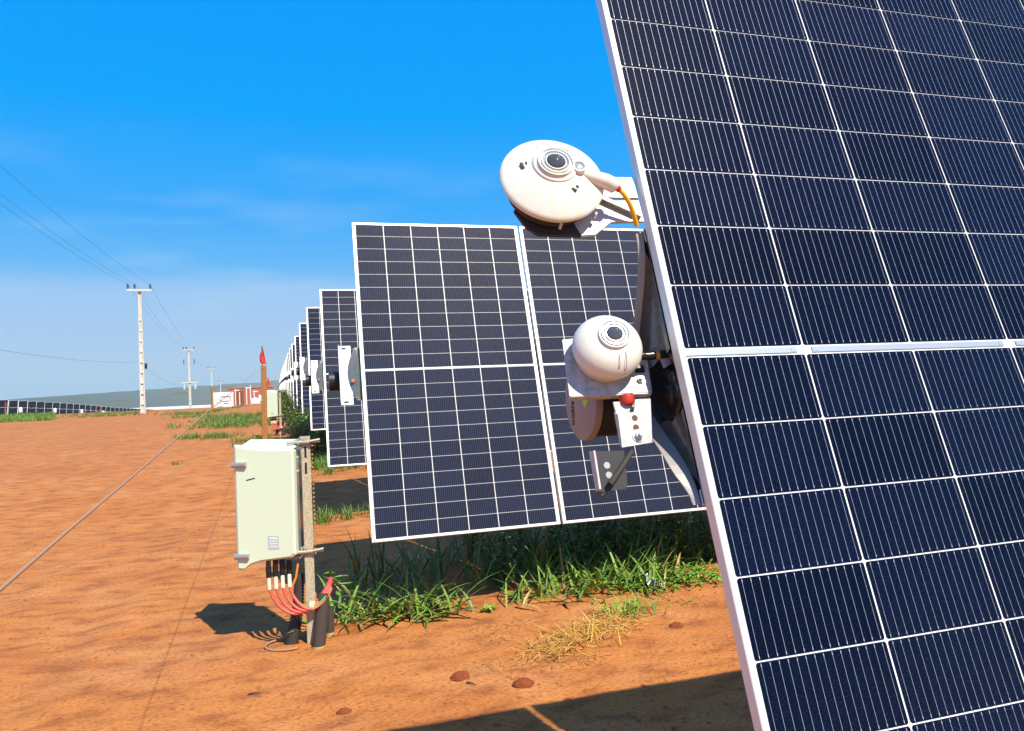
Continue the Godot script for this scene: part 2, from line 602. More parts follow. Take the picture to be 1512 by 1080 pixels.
func far_land() -> void:
	var b := MB.new()
	b.box(Transform3D(Basis(Vector3.RIGHT, -0.5), Vector3(0, 1.6, 0)), Vector3(40, 3.6, 0.1))
	var mesh := b.mesh(M.hill_panel)
	var xfs := []
	var z := -730.0
	while z > -1420.0:
		var x := -560.0
		while x < 220.0:
			if rng.randf() > 0.035 and absf(x + 160.0 + (z + 1000.0) * 0.25) > 22.0:
				xfs.append(Transform3D(Basis.IDENTITY, Vector3(x, base_h(x, z), z)))
			x += 41.0
		z -= 11.0 if z > -1000.0 else 14.0
	multi("distant_solar_field", mesh, xfs, "grey green hillside covered in tiny rows of solar panels far behind the poles", "solar field")
	var p := MB.new()
	p.box(Transform3D(Basis(Vector3.RIGHT, -1.15), Vector3(0, 1.2, 0)), Vector3(30, 3.4, 0.1))
	var pm := p.mesh(M.pale_panel)
	xfs = []
	z = -430.0
	while z > -690.0:
		var x := -250.0
		while x < 60.0:
			xfs.append(Transform3D(Basis.IDENTITY, Vector3(x, base_h(x, z), z)))
			x += 31.0
		z -= 9.0
	multi("distant_solar_field", pm, xfs, "pale strip of glaring solar panels at the foot of the far hill", "solar field")

func pole_mesh(t: Node3D, h: float, w0: float, w1: float) -> void:
	# double-T concrete pole: two flanges, a thin web and cross ribs
	var f := MB.new()
	var steps := 9
	for s in [-1.0, 1.0]:
		var a := [Vector3(s * (w0 * 0.5 - 0.05), -4.0, 0), Vector3(s * (w1 * 0.5 - 0.03), h, 0)]
		var u := [w0 * 0.30, w1 * 0.30]
		var hw := [0.05, 0.03]
		for k in 4:
			var cs := [[-1, -1], [1, -1], [1, 1], [-1, 1]]
			var q: Array = cs[k]
			var r: Array = cs[(k + 1) % 4]
			f.quad(a[0] + Vector3(q[0] * hw[0], 0, q[1] * u[0]), a[0] + Vector3(r[0] * hw[0], 0, r[1] * u[0]), a[1] + Vector3(r[0] * hw[1], 0, r[1] * u[1]), a[1] + Vector3(q[0] * hw[1], 0, q[1] * u[1]), Vector3(q[0] + r[0], 0, q[1] + r[1]))
	obj("pole_flange", f, M.concrete, t)
	var wb := MB.new()
	wb.quad(Vector3(-w0 * 0.5 + 0.06, -4, 0.02), Vector3(w0 * 0.5 - 0.06, -4, 0.02), Vector3(w1 * 0.5 - 0.04, h, 0.02), Vector3(-w1 * 0.5 + 0.04, h, 0.02), Vector3.BACK)
	wb.quad(Vector3(-w0 * 0.5 + 0.06, -4, -0.02), Vector3(w0 * 0.5 - 0.06, -4, -0.02), Vector3(w1 * 0.5 - 0.04, h, -0.02), Vector3(-w1 * 0.5 + 0.04, h, -0.02), Vector3.FORWARD)
	obj("pole_web", wb, M.concrete, t)
	for k in steps:
		var y := h * (0.08 + 0.085 * k)
		var w := lerpf(w0, w1, y / h)
		var r := MB.new()
		r.box(T(0, y, 0), Vector3(w - 0.06, 0.14, w * 0.56), 0.01)
		obj("rib", r, M.concrete, t)

func crossarm(t: Node3D, y: float, half: float, spots: Array) -> void:
	var b := MB.new()
	b.box(T(0, y, 0.16), Vector3(half * 2.0, 0.16, 0.12), 0.01)
	obj("crossarm", b, M.concrete, t)
	for s in spots:
		var i := MB.new()
		i.lathe(T(s, y + 0.08, 0.16), [Vector2(0.03, 0.0), Vector2(0.03, 0.12), Vector2(0.10, 0.13), Vector2(0.06, 0.2), Vector2(0.10, 0.22), Vector2(0.05, 0.32), Vector2(0.08, 0.34), Vector2(0.0, 0.44)], 10)
		obj("insulator", i, M.insulator, t)

func sagged(a: Vector3, b: Vector3, sag: float, n := 24) -> Array:
	var out := []
	for i in n + 1:
		var f := float(i) / n
		out.append(a.lerp(b, f) + Vector3.DOWN * sag * 4.0 * f * (1.0 - f))
	return out

func power_poles() -> void:
	var dirv := Vector3(-5.2, 0, -64.5)
	var turn := atan2(-5.2, -64.5) + PI
	var bases := [Vector3(-11.5, 0.0, -61.5), Vector3(-16.7, -1.35, -126.0), Vector3(-19.5, -2.95, -183.0), Vector3(-24.5, -5.4, -255.0)]
	var hs := [9.45, 9.5, 9.5, 9.4]
	var labels := ["tall concrete power pole nearest the camera, left of centre on the dirt brow", "shorter looking concrete power pole with two crossarms, second along the line", "faint far power pole rising behind the white cabinet", "faintest and farthest power pole of the line, in the haze"]
	var tops := []
	for i in 4:
		var p := thing("power_pole", labels[i], "power pole", bases[i], turn, "concrete poles along the power line")
		pole_mesh(p, hs[i], 0.44, 0.22)
		crossarm(p, hs[i], 0.85, [-0.78, -0.32, 0.76])
		if i == 1:
			crossarm(p, hs[i] - 5.2, 1.25, [])
			for s in [-0.8, 0.8]:
				var b := MB.new()
				b.lathe(T(s, hs[i] - 6.3, 0.16), [Vector2(0.0, 0.0), Vector2(0.16, 0.02), Vector2(0.16, 0.7), Vector2(0.05, 0.75), Vector2(0.05, 1.02)], 12)
				obj("switch_gear", b, M.concrete, p)
			for s in [-0.75, 0.75]:
				var b := MB.new()
				b.box(T(s, hs[i] - 1.9, 0.16), Vector3(0.12, 0.8, 0.12), 0.02)
				obj("fuse_holder", b, M.insulator, p)
		if i == 0:
			var b := MB.new()
			b.box(T(0.3, hs[i] * 0.385, 0.1), Vector3(0.16, 0.42, 0.2), 0.02)
			obj("splice_case", b, M.black, p)
		var tp := []
		for s in [-0.78, -0.32, 0.76]:
			tp.append(p.transform * Vector3(s, hs[i] + 0.5, 0.16))
		tp.append(p.transform * Vector3(-0.22, hs[i] * 0.42, 0.0))
		tops.append(tp)
	var back := Vector3(3.2, 0, 64.5)
	var names := ["upper left overhead conductor strung to the crossarm of the nearest pole", "middle overhead conductor strung to the crossarm of the nearest pole", "right overhead conductor strung to the crossarm of the nearest pole", "low sagging communication cable tied halfway up the nearest pole"]
	for w in 4:
		var b := MB.new()
		var chain := [tops[0][w] + back + Vector3(0, 0.2, 0)]
		for i in 4:
			chain.append(tops[i][w])
		for i in 4:
			var r := 0.0060 if i == 0 else 0.008
			b.tube(sagged(chain[i], chain[i + 1], 0.95 if w < 3 else 0.75), r, 5, false)
		tag(obj("overhead_wire", b, M.wire), names[w], "power line", "overhead wires of the power line")

func compound() -> void:
	# white cabinet
	var at := Vector3(-7.75, -0.75, -83.0)
	var t := thing("white_cabinet", "white equipment cabinet with dark vents at the end of the dirt track", "cabinet", at, 0.05)
	var b := MB.new()
	b.box(T(0, 1.1, 0), Vector3(2.05, 1.95, 1.6), 0.03)
	obj("body", b, M.white_paint, t)
	b = MB.new()
	b.box(T(0, 0.08, 0), Vector3(2.15, 0.16, 1.7))
	obj("plinth", b, M.concrete, t)
	for q in [[0.28, 1.62, 0.9, 0.10], [0.22, 1.15, 0.75, 0.08], [0.3, 0.9, 0.5, 0.08], [-0.25, 0.55, 0.5, 0.12], [-0.28, 1.25, 0.07, 0.75], [0.72, 1.35, 0.07, 0.5]]:
		var m := MB.new()
		m.box(T(q[0], q[1], 0.815), Vector3(q[2], q[3], 0.03))
		obj("vent", m, M.galv, t)
	b = MB.new()
	b.box(T(-0.55, 1.1, 0.812), Vector3(0.02, 1.75, 0.025))
	obj("door_seam", b, M.dark_grey, t)
	# rust red container
	t = thing("shipping_container", "rust red corrugated steel container behind the white posts", "container", Vector3(-5.15, -0.85, -86.0), 0.06)
	b = MB.new()
	b.box(T(0, 1.32, 0), Vector3(4.7, 2.4, 2.3))
	obj("body", b, M.rust_paint, t)
	var rb := MB.new()
	for k in 23:
		rb.box(T(-2.2 + k * 0.2, 1.32, 1.17), Vector3(0.1, 2.2, 0.06), 0.012)
	tag(obj("corrugation", rb, M.rust_paint, t), "", "", "", "stuff")
	b = MB.new()
	b.box(T(0, 2.57, 0), Vector3(4.8, 0.1, 2.44)); b.box(T(0, 0.06, 0), Vector3(4.8, 0.12, 2.44))
	obj("frame_rail", b, M.rust_paint, t)
	b = MB.new()
	b.box(T(-1.2, 1.25, 1.21), Vector3(0.9, 2.0, 0.02))
	obj("door", b, mat(Color(0.20, 0.06, 0.03), 0.8), t)
	# white posts before the container
	var px := [-6.45, -6.05, -5.35, -4.95, -4.6]
	var hh := [2.3, 2.0, 2.5, 2.7, 2.1]
	for i in 5:
		var p := MB.new()
		p.tube([Vector3(0, 0, 0), Vector3(0, hh[i], 0)], 0.05, 8)
		if i % 2 == 0:
			p.box(T(0.15, hh[i] - 0.1, 0), Vector3(0.5, 0.1, 0.1), 0.01)
		var lab: String = ["leftmost white post, short arm on top, beside the white cabinet", "second white post from the left before the red container", "middle white post with a short arm before the red container", "tallest white post before the red container", "rightmost white post before the red container"][i]
		tag(obj("white_post", p, M.white_paint, self, T(px[i], -0.72, -82.0)), lab, "post", "white posts before the red container")
	t = thing("white_tank", "low white water tank on the dirt before the red container", "tank", Vector3(-3.95, 0.10, -72.0), 0.1)
	b = MB.new()
	b.box(T(0, 0.3, 0), Vector3(0.85, 0.55, 0.7), 0.08)
	obj("body", b, M.white_paint, t)
	b = MB.new()
	b.lathe(T(0, 0.57, 0), [Vector2(0.18, 0), Vector2(0.18, 0.07), Vector2(0, 0.09)], 16)
	obj("lid", b, M.white_paint, t)
	t = thing("white_crate", "higher small white box right of the low tank and left of the flag stake", "box", Vector3(-3.25, 0.14, -70.0), -0.1)
	b = MB.new()
	b.box(T(0, 0.55, 0), Vector3(0.55, 0.6, 0.5), 0.04)
	obj("body", b, M.white_paint, t)
	b = MB.new()
	b.box(T(0, 0.12, 0), Vector3(0.3, 0.26, 0.3))
	obj("stand", b, M.concrete, t)
	b = MB.new()
	b.tube([Vector3(0, -0.3, 0), Vector3(0.01, 2.55, 0)], [0.13, 0.11], 8)
	tag(obj("brown_post", b, M.timber, self, T(-8.75, -0.55, -82.0)), "short brown wooden post left of the white cabinet", "post")

# ---------------------------------------------------------------- solar trackers
func frame_mesh(lip: float, inset: float, depth: float) -> ArrayMesh:
	var b := MB.new()
	var zc := 0.002 - depth * 0.5
	for s in [-1.0, 1.0]:
		b.box(T(MW * 0.5 + s * (MW * 0.5 - inset - lip * 0.5), 0, zc), Vector3(lip, ML * 2.0, depth), 0.0012)
		b.box(T(MW * 0.5, s * (ML - lip * 0.5), zc), Vector3(MW - (lip + inset) * 2.0 - 0.0004, lip, depth - 0.0002), 0.0012)
	return b.mesh(M.white_frame)

func sheet_mesh(lip: float) -> ArrayMesh:
	var b := MB.new()
	b.box(T(MW * 0.5, 0, -0.0045), Vector3(MW - lip * 2.0 - 0.002, ML * 2.0 - lip * 2.0 - 0.002, 0.005))
	return b.mesh(M.backsheet)

func cell_poly(w: float, h: float, q: float) -> PackedVector2Array:
	return PackedVector2Array([Vector2(-w + q, -h), Vector2(w - q, -h), Vector2(w, -h + q), Vector2(w, h - q), Vector2(w - q, h), Vector2(-w + q, h), Vector2(-w, h - q), Vector2(-w, -h + q)])

func add_cell(b: MB, xf: Transform3D, w: float, h: float, q: float) -> void:
	b.prism(xf, cell_poly(w * 0.5, h * 0.5, q), -0.0018, -0.0010)

func add_bars(b: MB, xf: Transform3D, w: float, h: float, n: int, bw: float) -> void:
	for i in n:
		var x := -w * 0.5 + w * (i + 0.5) / n
		b.quad(xf * Vector3(x - bw * 0.5, -h * 0.5 + 0.001, -0.0006), xf * Vector3(x + bw * 0.5, -h * 0.5 + 0.001, -0.0006), xf * Vector3(x + bw * 0.5, h * 0.5 - 0.001, -0.0006), xf * Vector3(x - bw * 0.5, h * 0.5 - 0.001, -0.0006), xf.basis.z)
		# solder pads at the ends of each wire
		for s in [-1.0, 1.0]:
			var yy: float = s * (h * 0.5 - 0.004)
			b.quad(xf * Vector3(x - bw * 1.2, yy - 0.0018, -0.0005), xf * Vector3(x + bw * 1.2, yy - 0.0018, -0.0005), xf * Vector3(x + bw * 1.2, yy + 0.0018, -0.0005), xf * Vector3(x - bw * 1.2, yy + 0.0018, -0.0005), xf.basis.z)

func cell_xf(i: int, j: int, px: float) -> Transform3D:
	var v := (absf(j) * 0.107 - 0.0535 + 0.007) * signf(j)
	return T(MW * 0.5 - px * 3.0 + px * (i + 0.5), v, 0)

var cell_near := []
var cell_mid := []
var mesh_cache := {}

func tilt_basis(tilt: float) -> Basis:
	return Basis(Vector3.RIGHT, Vector3(0, sin(tilt), -cos(tilt)), Vector3(0, cos(tilt), sin(tilt)))

# one module: sheet (the part) > frame, cells, ribbons
func module(parent: Node3D, xf: Transform3D, level: int) -> void:
	# level 0: foreground, every cell a piece; 1: next row, every cell a piece; 2: outer two columns as pieces; 3: joined
	var lip := 0.0098 if level == 0 else 0.0185
	var px := 0.212 if level == 0 else 0.2095
	var gapx := 0.0036 if level == 0 else 0.0048
	var gapy := 0.0023 if level == 0 else 0.0026
	var key := "s%d" % (0 if level == 0 else 1)
	if not mesh_cache.has(key):
		mesh_cache[key] = [sheet_mesh(lip + 0.004), frame_mesh(lip, 0.0042, 0.021)] if level == 0 else [sheet_mesh(lip), frame_mesh(lip, 0.0, 0.032)]
	var p := put("solar_panel", mesh_cache[key][0], parent, xf)
	put("frame", mesh_cache[key][1], p)
	var w := px - gapx
	var h := 0.107 - gapy
	var ck := "c%d" % mini(level, 1)
	if not mesh_cache.has(ck):
		var arr := []
		for k in 4:
			var b := MB.new()
			add_cell(b, Transform3D.IDENTITY, w, h, 0.0024)
			var am := b.mesh(M.cells[k] if level == 0 else M.cells_far[k])
			var bb := MB.new()
			add_bars(bb, Transform3D.IDENTITY, w, h, 15, 0.00042 if level == 0 else 0.0007)
			bb.mesh(M.busbar if level == 0 else M.busbar_far, am)
			arr.append(am)
		mesh_cache[ck] = arr
	var cols := 6 if level <= 1 else (2 if level == 2 else 0)
	for i in cols:
		for j in range(-11, 12):
			if j != 0:
				put("cell", mesh_cache[ck][rng.randi() % 4], p, cell_xf(i, j, px))
	if cols < 6:
		var jk := "j%d_%d" % [mini(level, 1), cols]
		if not mesh_cache.has(jk):
			var am := ArrayMesh.new()
			var bs := [MB.new(), MB.new(), MB.new(), MB.new()]
			for i in range(cols, 6):
				for j in range(-11, 12):
					if j != 0:
						add_cell(bs[rng.randi() % 4], cell_xf(i, j, px), w, h, 0.0024)
			for k in 4:
				bs[k].mesh(M.cells_far[k], am)
			mesh_cache[jk] = am
		var o := put("cell_field", mesh_cache[jk], p)
		o.set_meta("kind", "stuff")
	if level <= 1:
		for k in 3:
			var b := MB.new()
			b.box(T(MW * 0.5 - px * 3.0 + px * (2 * k + (0.5 if k == 0 else 0.0)) + (0.0 if k else 0.0), 0, -0.0008), Vector3(0.001, 0.001, 0.001))
			var x0 := lip + 0.001 if k == 0 else MW * 0.5 - px * 3.0 + px * (2 * k - 1) + 0.014
			var x1 := MW * 0.5 - px * 3.0 + px * (2 * k + 1) - 0.014
			if k == 2:
				x1 = MW - lip - 0.001
			var r := MB.new()
			r.box(T((x0 + x1) * 0.5, 0, -0.0006), Vector3(x1 - x0, 0.0095, 0.0008))
			for e in [x0 + 0.006, x1 - 0.006]:
				if e > 0.05 and e < MW - 0.05:
					r.box(T(e, 0, -0.00025), Vector3(0.009, 0.0065, 0.0009))
			obj("junction_ribbon", r, M.ribbon, p)

func bow(v: float) -> float:
	var q := clampf(absf(v) / 0.222, 0.0, 1.0)
	return -0.026 - 0.112 * (0.5 + 0.5 * cos(PI * q)) * (1.0 - 0.12 * q)

# galvanised module rail: bowed web, outward flange along the bow, end tabs; local frame of the module
func rail_mesh(window: bool) -> ArrayMesh:
	var am := ArrayMesh.new()
	var web := MB.new()
	var fl := MB.new()
	var tabs := MB.new()
	var n := 28
	for i in n:
		var v0 := -0.222 + 0.444 * i / n
		var v1 := -0.222 + 0.444 * (i + 1) / n
		var d0 := bow(v0)
		var d1 := bow(v1)
		for x in [-0.004, 0.064]:
			if window and x < 0.0 and v0 > -0.095 and v0 < 0.008:
				continue
			var crease := 0.012
			var ring0 := []
			var ring1 := []
			var nn := []
			for q in 7:
				var f := q / 6.0
				var bulge: float = crease * sin(PI * f) * (1.0 - 0.5 * exp(-pow((f - 0.5) / 0.09, 2.0)))
				ring0.append(Vector3(x + bulge, v0, lerpf(-0.019, d0, f)))
				ring1.append(Vector3(x + bulge, v1, lerpf(-0.019, d1, f)))
				nn.append(Vector3(-1, 0, [0.5, 0.45, -0.25, 0.0, 0.25, -0.45, -0.5][q]).normalized())
			for q in 6:
				web.t3(ring0[q], ring1[q], ring1[q + 1], nn[q], nn[q], nn[q + 1])
				web.t3(ring0[q], ring1[q + 1], ring0[q + 1], nn[q], nn[q + 1], nn[q + 1])
		web.quad(Vector3(-0.004, v0, d0), Vector3(-0.004, v1, d1), Vector3(0.064, v1, d1), Vector3(0.064, v0, d0), Vector3.FORWARD)
		var w0 := 0.010 + 0.015 * smooth(0.02, -0.12, v0) * smooth(-0.222, -0.16, v0)
		var w1 := 0.010 + 0.015 * smooth(0.02, -0.12, v1) * smooth(-0.222, -0.16, v1)
		for e in [0.0, -0.0022]:
			fl.quad(Vector3(-0.004, v0, d0 + e), Vector3(-0.004, v1, d1 + e), Vector3(-0.004 - w1, v1, d1 + e - 0.004), Vector3(-0.004 - w0, v0, d0 + e - 0.004), Vector3(0, 0, 1))
		fl.quad(Vector3(-0.004 - w0, v0, d0 - 0.004), Vector3(-0.004 - w1, v1, d1 - 0.004), Vector3(-0.004 - w1, v1, d1 - 0.0062), Vector3(-0.004 - w0, v0, d0 - 0.0062), Vector3.LEFT)
	for s in [-1.0, 1.0]:
		tabs.box(T(0.012, s * 0.214, -0.0210), Vector3(0.034, 0.024, 0.003), 0.0008)
	web.mesh(M.steel_dark, am)
	fl.mesh(mat(Color(0.30, 0.29, 0.28), 0.55, 0.3), am)
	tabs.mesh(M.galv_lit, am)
	return am

# bracket seen on the ends of the other rows: flat slotted plate with a curved fin beside it
func end_bracket(t: Node3D, xf: Transform3D) -> void:
	var b := MB.new()
	var poly := PackedVector2Array([Vector2(-0.145, -0.235), Vector2(-0.062, -0.235), Vector2(-0.062, 0.205), Vector2(-0.145, 0.205)])
	b.prism(xf, poly, -0.047, -0.043)
	b.box(xf * T(-0.146, 0, -0.060), Vector3(0.003, 0.43, 0.034))
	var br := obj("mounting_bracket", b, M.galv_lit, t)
	var f := MB.new()
	var n := 20
	for i in n:
		var v0 := -0.205 + 0.395 * i / n
		var v1 := -0.205 + 0.395 * (i + 1) / n
		var s0 := sin(PI * i / n)
		var s1 := sin(PI * (i + 1) / n)
		f.quad(xf * Vector3(-0.036 - 0.056 * s0, v0, -0.040), xf * Vector3(-0.036 - 0.056 * s1, v1, -0.040), xf * Vector3(-0.03, v1, -0.041 + 0.028 * s1), xf * Vector3(-0.03, v0, -0.041 + 0.028 * s0), xf.basis.z - xf.basis.x)
		f.quad(xf * Vector3(-0.03, v0, -0.041 + 0.028 * s0), xf * Vector3(-0.03, v1, -0.041 + 0.028 * s1), xf * Vector3(0.004, v1, -0.05), xf * Vector3(0.004, v0, -0.05), xf.basis.x)
	obj("fin", f, M.fin, br)
	for s in [0.185, -0.215]:
		var h := MB.new()
		h.box(xf * T(-0.11, s, -0.042), Vector3(0.03, 0.012, 0.003))
		obj("slot", h, M.dark_grey, br)
	var bl := MB.new()
	bl.lathe(xf * Transform3D(Basis(Vector3.RIGHT, PI * 0.5), Vector3(-0.058, -0.07, -0.02)), [Vector2(0.014, 0), Vector2(0.014, 0.012), Vector2(0, 0.013)], 6)
	obj("bolt", bl, M.rust_paint, br)

func tracker(label: String, group: String, x: float, ty: float, z: float, tilt: float, levels: Array, k: int) -> Node3D:
	var gy := base_h(x + 2.8, z)
	var t := thing("solar_tracker", label, "solar panels", Vector3(x, gy, z), 0.0, group)
	var bs := tilt_basis(tilt)
	var o := Vector3(0, ty - gy, 0)
	var length := levels.size() * PITCHX - 0.02
	for i in levels.size():
		module(t, Transform3D(bs, o + Vector3(i * PITCHX, 0, 0)), levels[i])
	var axis := o + bs.z * -0.21
	var x0 := 0.02 if k == 0 else -0.10
	var b := MB.new()
	b.tube([axis + Vector3(x0, 0, 0), axis + Vector3(length + 0.1, 0, 0)], 0.064, 20)
	obj("torque_tube", b, M.galv, t)
	for i in levels.size() + 1:
		if i == 0 and k > 0:
			continue
		var xx := 0.0065 if i == 0 else i * PITCHX - 0.042
		if i == levels.size():
			xx = i * PITCHX - 0.09
		var rk := "rail_open" if i == 0 else "rail"
		if not mesh_cache.has(rk):
			mesh_cache[rk] = rail_mesh(i == 0)
		put("module_rail", mesh_cache[rk], t, Transform3D(bs, o + Vector3(xx, 0, 0)))
	for q in [2.85, length - 1.2]:
		var pb := MB.new()
		var top := axis.y - 0.12
		pb.box(T(q, (top - 0.6) * 0.5, axis.z), Vector3(0.10, top + 0.6, 0.006)); pb.box(T(q - 0.05, (top - 0.6) * 0.5, axis.z), Vector3(0.006, top + 0.6, 0.15)); pb.box(T(q + 0.05, (top - 0.6) * 0.5, axis.z), Vector3(0.006, top + 0.6, 0.15))
		obj("pile", pb, M.beige_steel, t)
		var hb := MB.new()
		hb.lathe(Transform3D(Basis(Vector3.BACK, PI * 0.5), axis + Vector3(q + 0.05, 0, 0)), [Vector2(0.065, 0), Vector2(0.12, 0), Vector2(0.12, 0.1), Vector2(0.065, 0.1)], 24)
		hb.box(T(q, axis.y - 0.11, axis.z), Vector3(0.09, 0.1, 0.12))
		obj("bearing", hb, M.galv, t)
	if k > 0:
		end_bracket(t, Transform3D(bs, o))
		var cp := MB.new()
		cp.tube([axis + Vector3(-0.215, 0, 0), axis + Vector3(-0.09, 0, 0)], 0.069, 20)
		obj("end_cap", cp, M.black, t)
	else:
		near_end(t, o, bs, axis)
	return t

# the near row's tube end: black sleeve, printed cap, dark bearing, earth strap and plug
func near_end(t: Node3D, o: Vector3, bs: Basis, axis: Vector3) -> void:
	var b := MB.new()
	var lx := Transform3D(Basis(Vector3.BACK, PI * 0.5), axis)   # lathe axis towards -x
	b.lathe(lx, [Vector2(0.066, 0.0), Vector2(0.066, 0.064), Vector2(0.070, 0.066), Vector2(0.070, 0.070)], 48)
	obj("tube_sleeve", b, M.ink, t)
	b = MB.new()
	b.lathe(lx, [Vector2(0.0705, 0.066), Vector2(0.0715, 0.070), Vector2(0.0705, 0.078), Vector2(0.067, 0.080), Vector2(0.0, 0.080)], 64)
	var cap := obj("end_cap", b, M.cap_face, t)
	# print on the cap: words run down the far half, the leaf mark sits above them; u = towards the camera, w = up
	var face := Transform3D(Basis(Vector3(0, -1, 0), Vector3(0, 0, 1), Vector3(-1, 0, 0)), axis + Vector3(-0.0806, 0, 0))
	var font := SystemFont.new()
	font.font_names = PackedStringArray(["Droid Sans"])
	font.font_weight = 700
	var tm := TextMesh.new()
	tm.text = "NX HORIZON"
	tm.font = font
	tm.font_size = 24
	tm.pixel_size = 0.00060
	tm.depth = 0.0006
	tm.material = M.ink
	put("lettering", tm, cap, face * T(0.002, -0.032, 0))
	var lf := MB.new()
	lf.prism(face, PackedVector2Array([Vector2(-0.046, 0.020), Vector2(-0.042, 0.040), Vector2(-0.020, 0.046), Vector2(0.004, 0.040), Vector2(0.014, 0.028), Vector2(0.008, 0.018), Vector2(-0.012, 0.010), Vector2(-0.036, 0.008)]), -0.0003, 0.0004)
	obj("leaf_mark", lf, M.logo_green, cap)
	var ln := MB.new()
	ln.prism(face, PackedVector2Array([Vector2(-0.048, 0.026), Vector2(-0.010, 0.034), Vector2(-0.010, 0.037), Vector2(-0.048, 0.030)]), 0.0, 0.0008)
	obj("leaf_line", ln, M.ink, cap)
	var og := MB.new()
	og.prism(face, PackedVector2Array([Vector2(-0.046, 0.044), Vector2(-0.018, 0.050), Vector2(-0.034, 0.054), Vector2(-0.046, 0.052)]), -0.0003, 0.0005)
	obj("orange_mark", og, M.logo_orange, cap)
	var lp := func(x: float, v: float, d: float) -> Vector3: return o + Vector3(x, 0, 0) + bs.y * v + bs.z * d
	# dark bearing drum seen through the window of the rail
	b = MB.new()
	var drum := Transform3D(bs * Basis(Vector3.BACK, -PI * 0.5), lp.call(0.004, -0.044, -0.068))
	b.lathe(drum, [Vector2(0.0, 0.0), Vector2(0.018, 0.0), Vector2(0.020, 0.004), Vector2(0.038, 0.004), Vector2(0.041, 0.007), Vector2(0.041, 0.026), Vector2(0.044, 0.028), Vector2(0.044, 0.055)], 48)
	obj("bearing_drum", b, M.black_gloss, t)
	# copper coloured strap bent from behind the frame over the tube
	var st := MB.new()
	var pts := [lp.call(0.0, 0.035, -0.075), lp.call(0.004, 0.028, -0.06), lp.call(0.006, 0.015, -0.048), lp.call(0.007, -0.004, -0.044)]
	for i in 3:
		for e in [0.0, -0.0015]:
			var s: Vector3 = Vector3(0.007, 0.004, 0)
			st.quad(pts[i] - s + bs.z * e, pts[i] + s + bs.z * e, pts[i + 1] + s + bs.z * e, pts[i + 1] - s + bs.z * e, bs.z)
	obj("earth_strap", st, mat(Color(0.50, 0.30, 0.24), 0.35, 0.6), t)

func trackers() -> void:
	var g := "solar tracker rows to the right"
	tracker("nearest solar row filling the right edge, its cells and white frame close up", g, 0.5432, 1.6287, -0.9762, 1.2356, [0, 2, 3, 3], 0)
	tracker("second solar row, the wide dark panels behind the two round sensors", g, 0.4235, 1.6983, -5.2103, 1.2425, [1, 1, 3, 3, 3], 1)
	var ys := [1.748, 1.951, 2.009, 1.979, 1.986]
	var labels := ["third solar row, two cell columns showing left of the big dark panels", "fourth solar row, one cell column showing behind the third row", "fifth solar row, a narrow strip ending above the green weeds", "sixth solar row, a thin strip left of the fifth", "seventh solar row, a thinner sliver left of the sixth"]
	var proto: Node3D = null
	for k in range(2, 30):
		var x := 0.4235 - 0.1242 * (k - 1)
		var z := -5.2103 - 4.1467 * (k - 1)
		if k <= 6:
			tracker(labels[k - 2], g, x, ys[k - 2], z, 1.1999, [2 if k == 2 else 3, 3, 3], k)
		else:
			var gy := base_h(x + 2.8, z)
			var lab := "white edged far solar row in the receding line behind the weeds"
			if proto == null:
				proto = tracker(lab, g, x, gy + 1.69, z, 1.1999, [3, 3, 3], k)
			else:
				copy(proto, "solar_tracker", lab, "solar panels", Vector3(x, gy, z), 0.0, g)

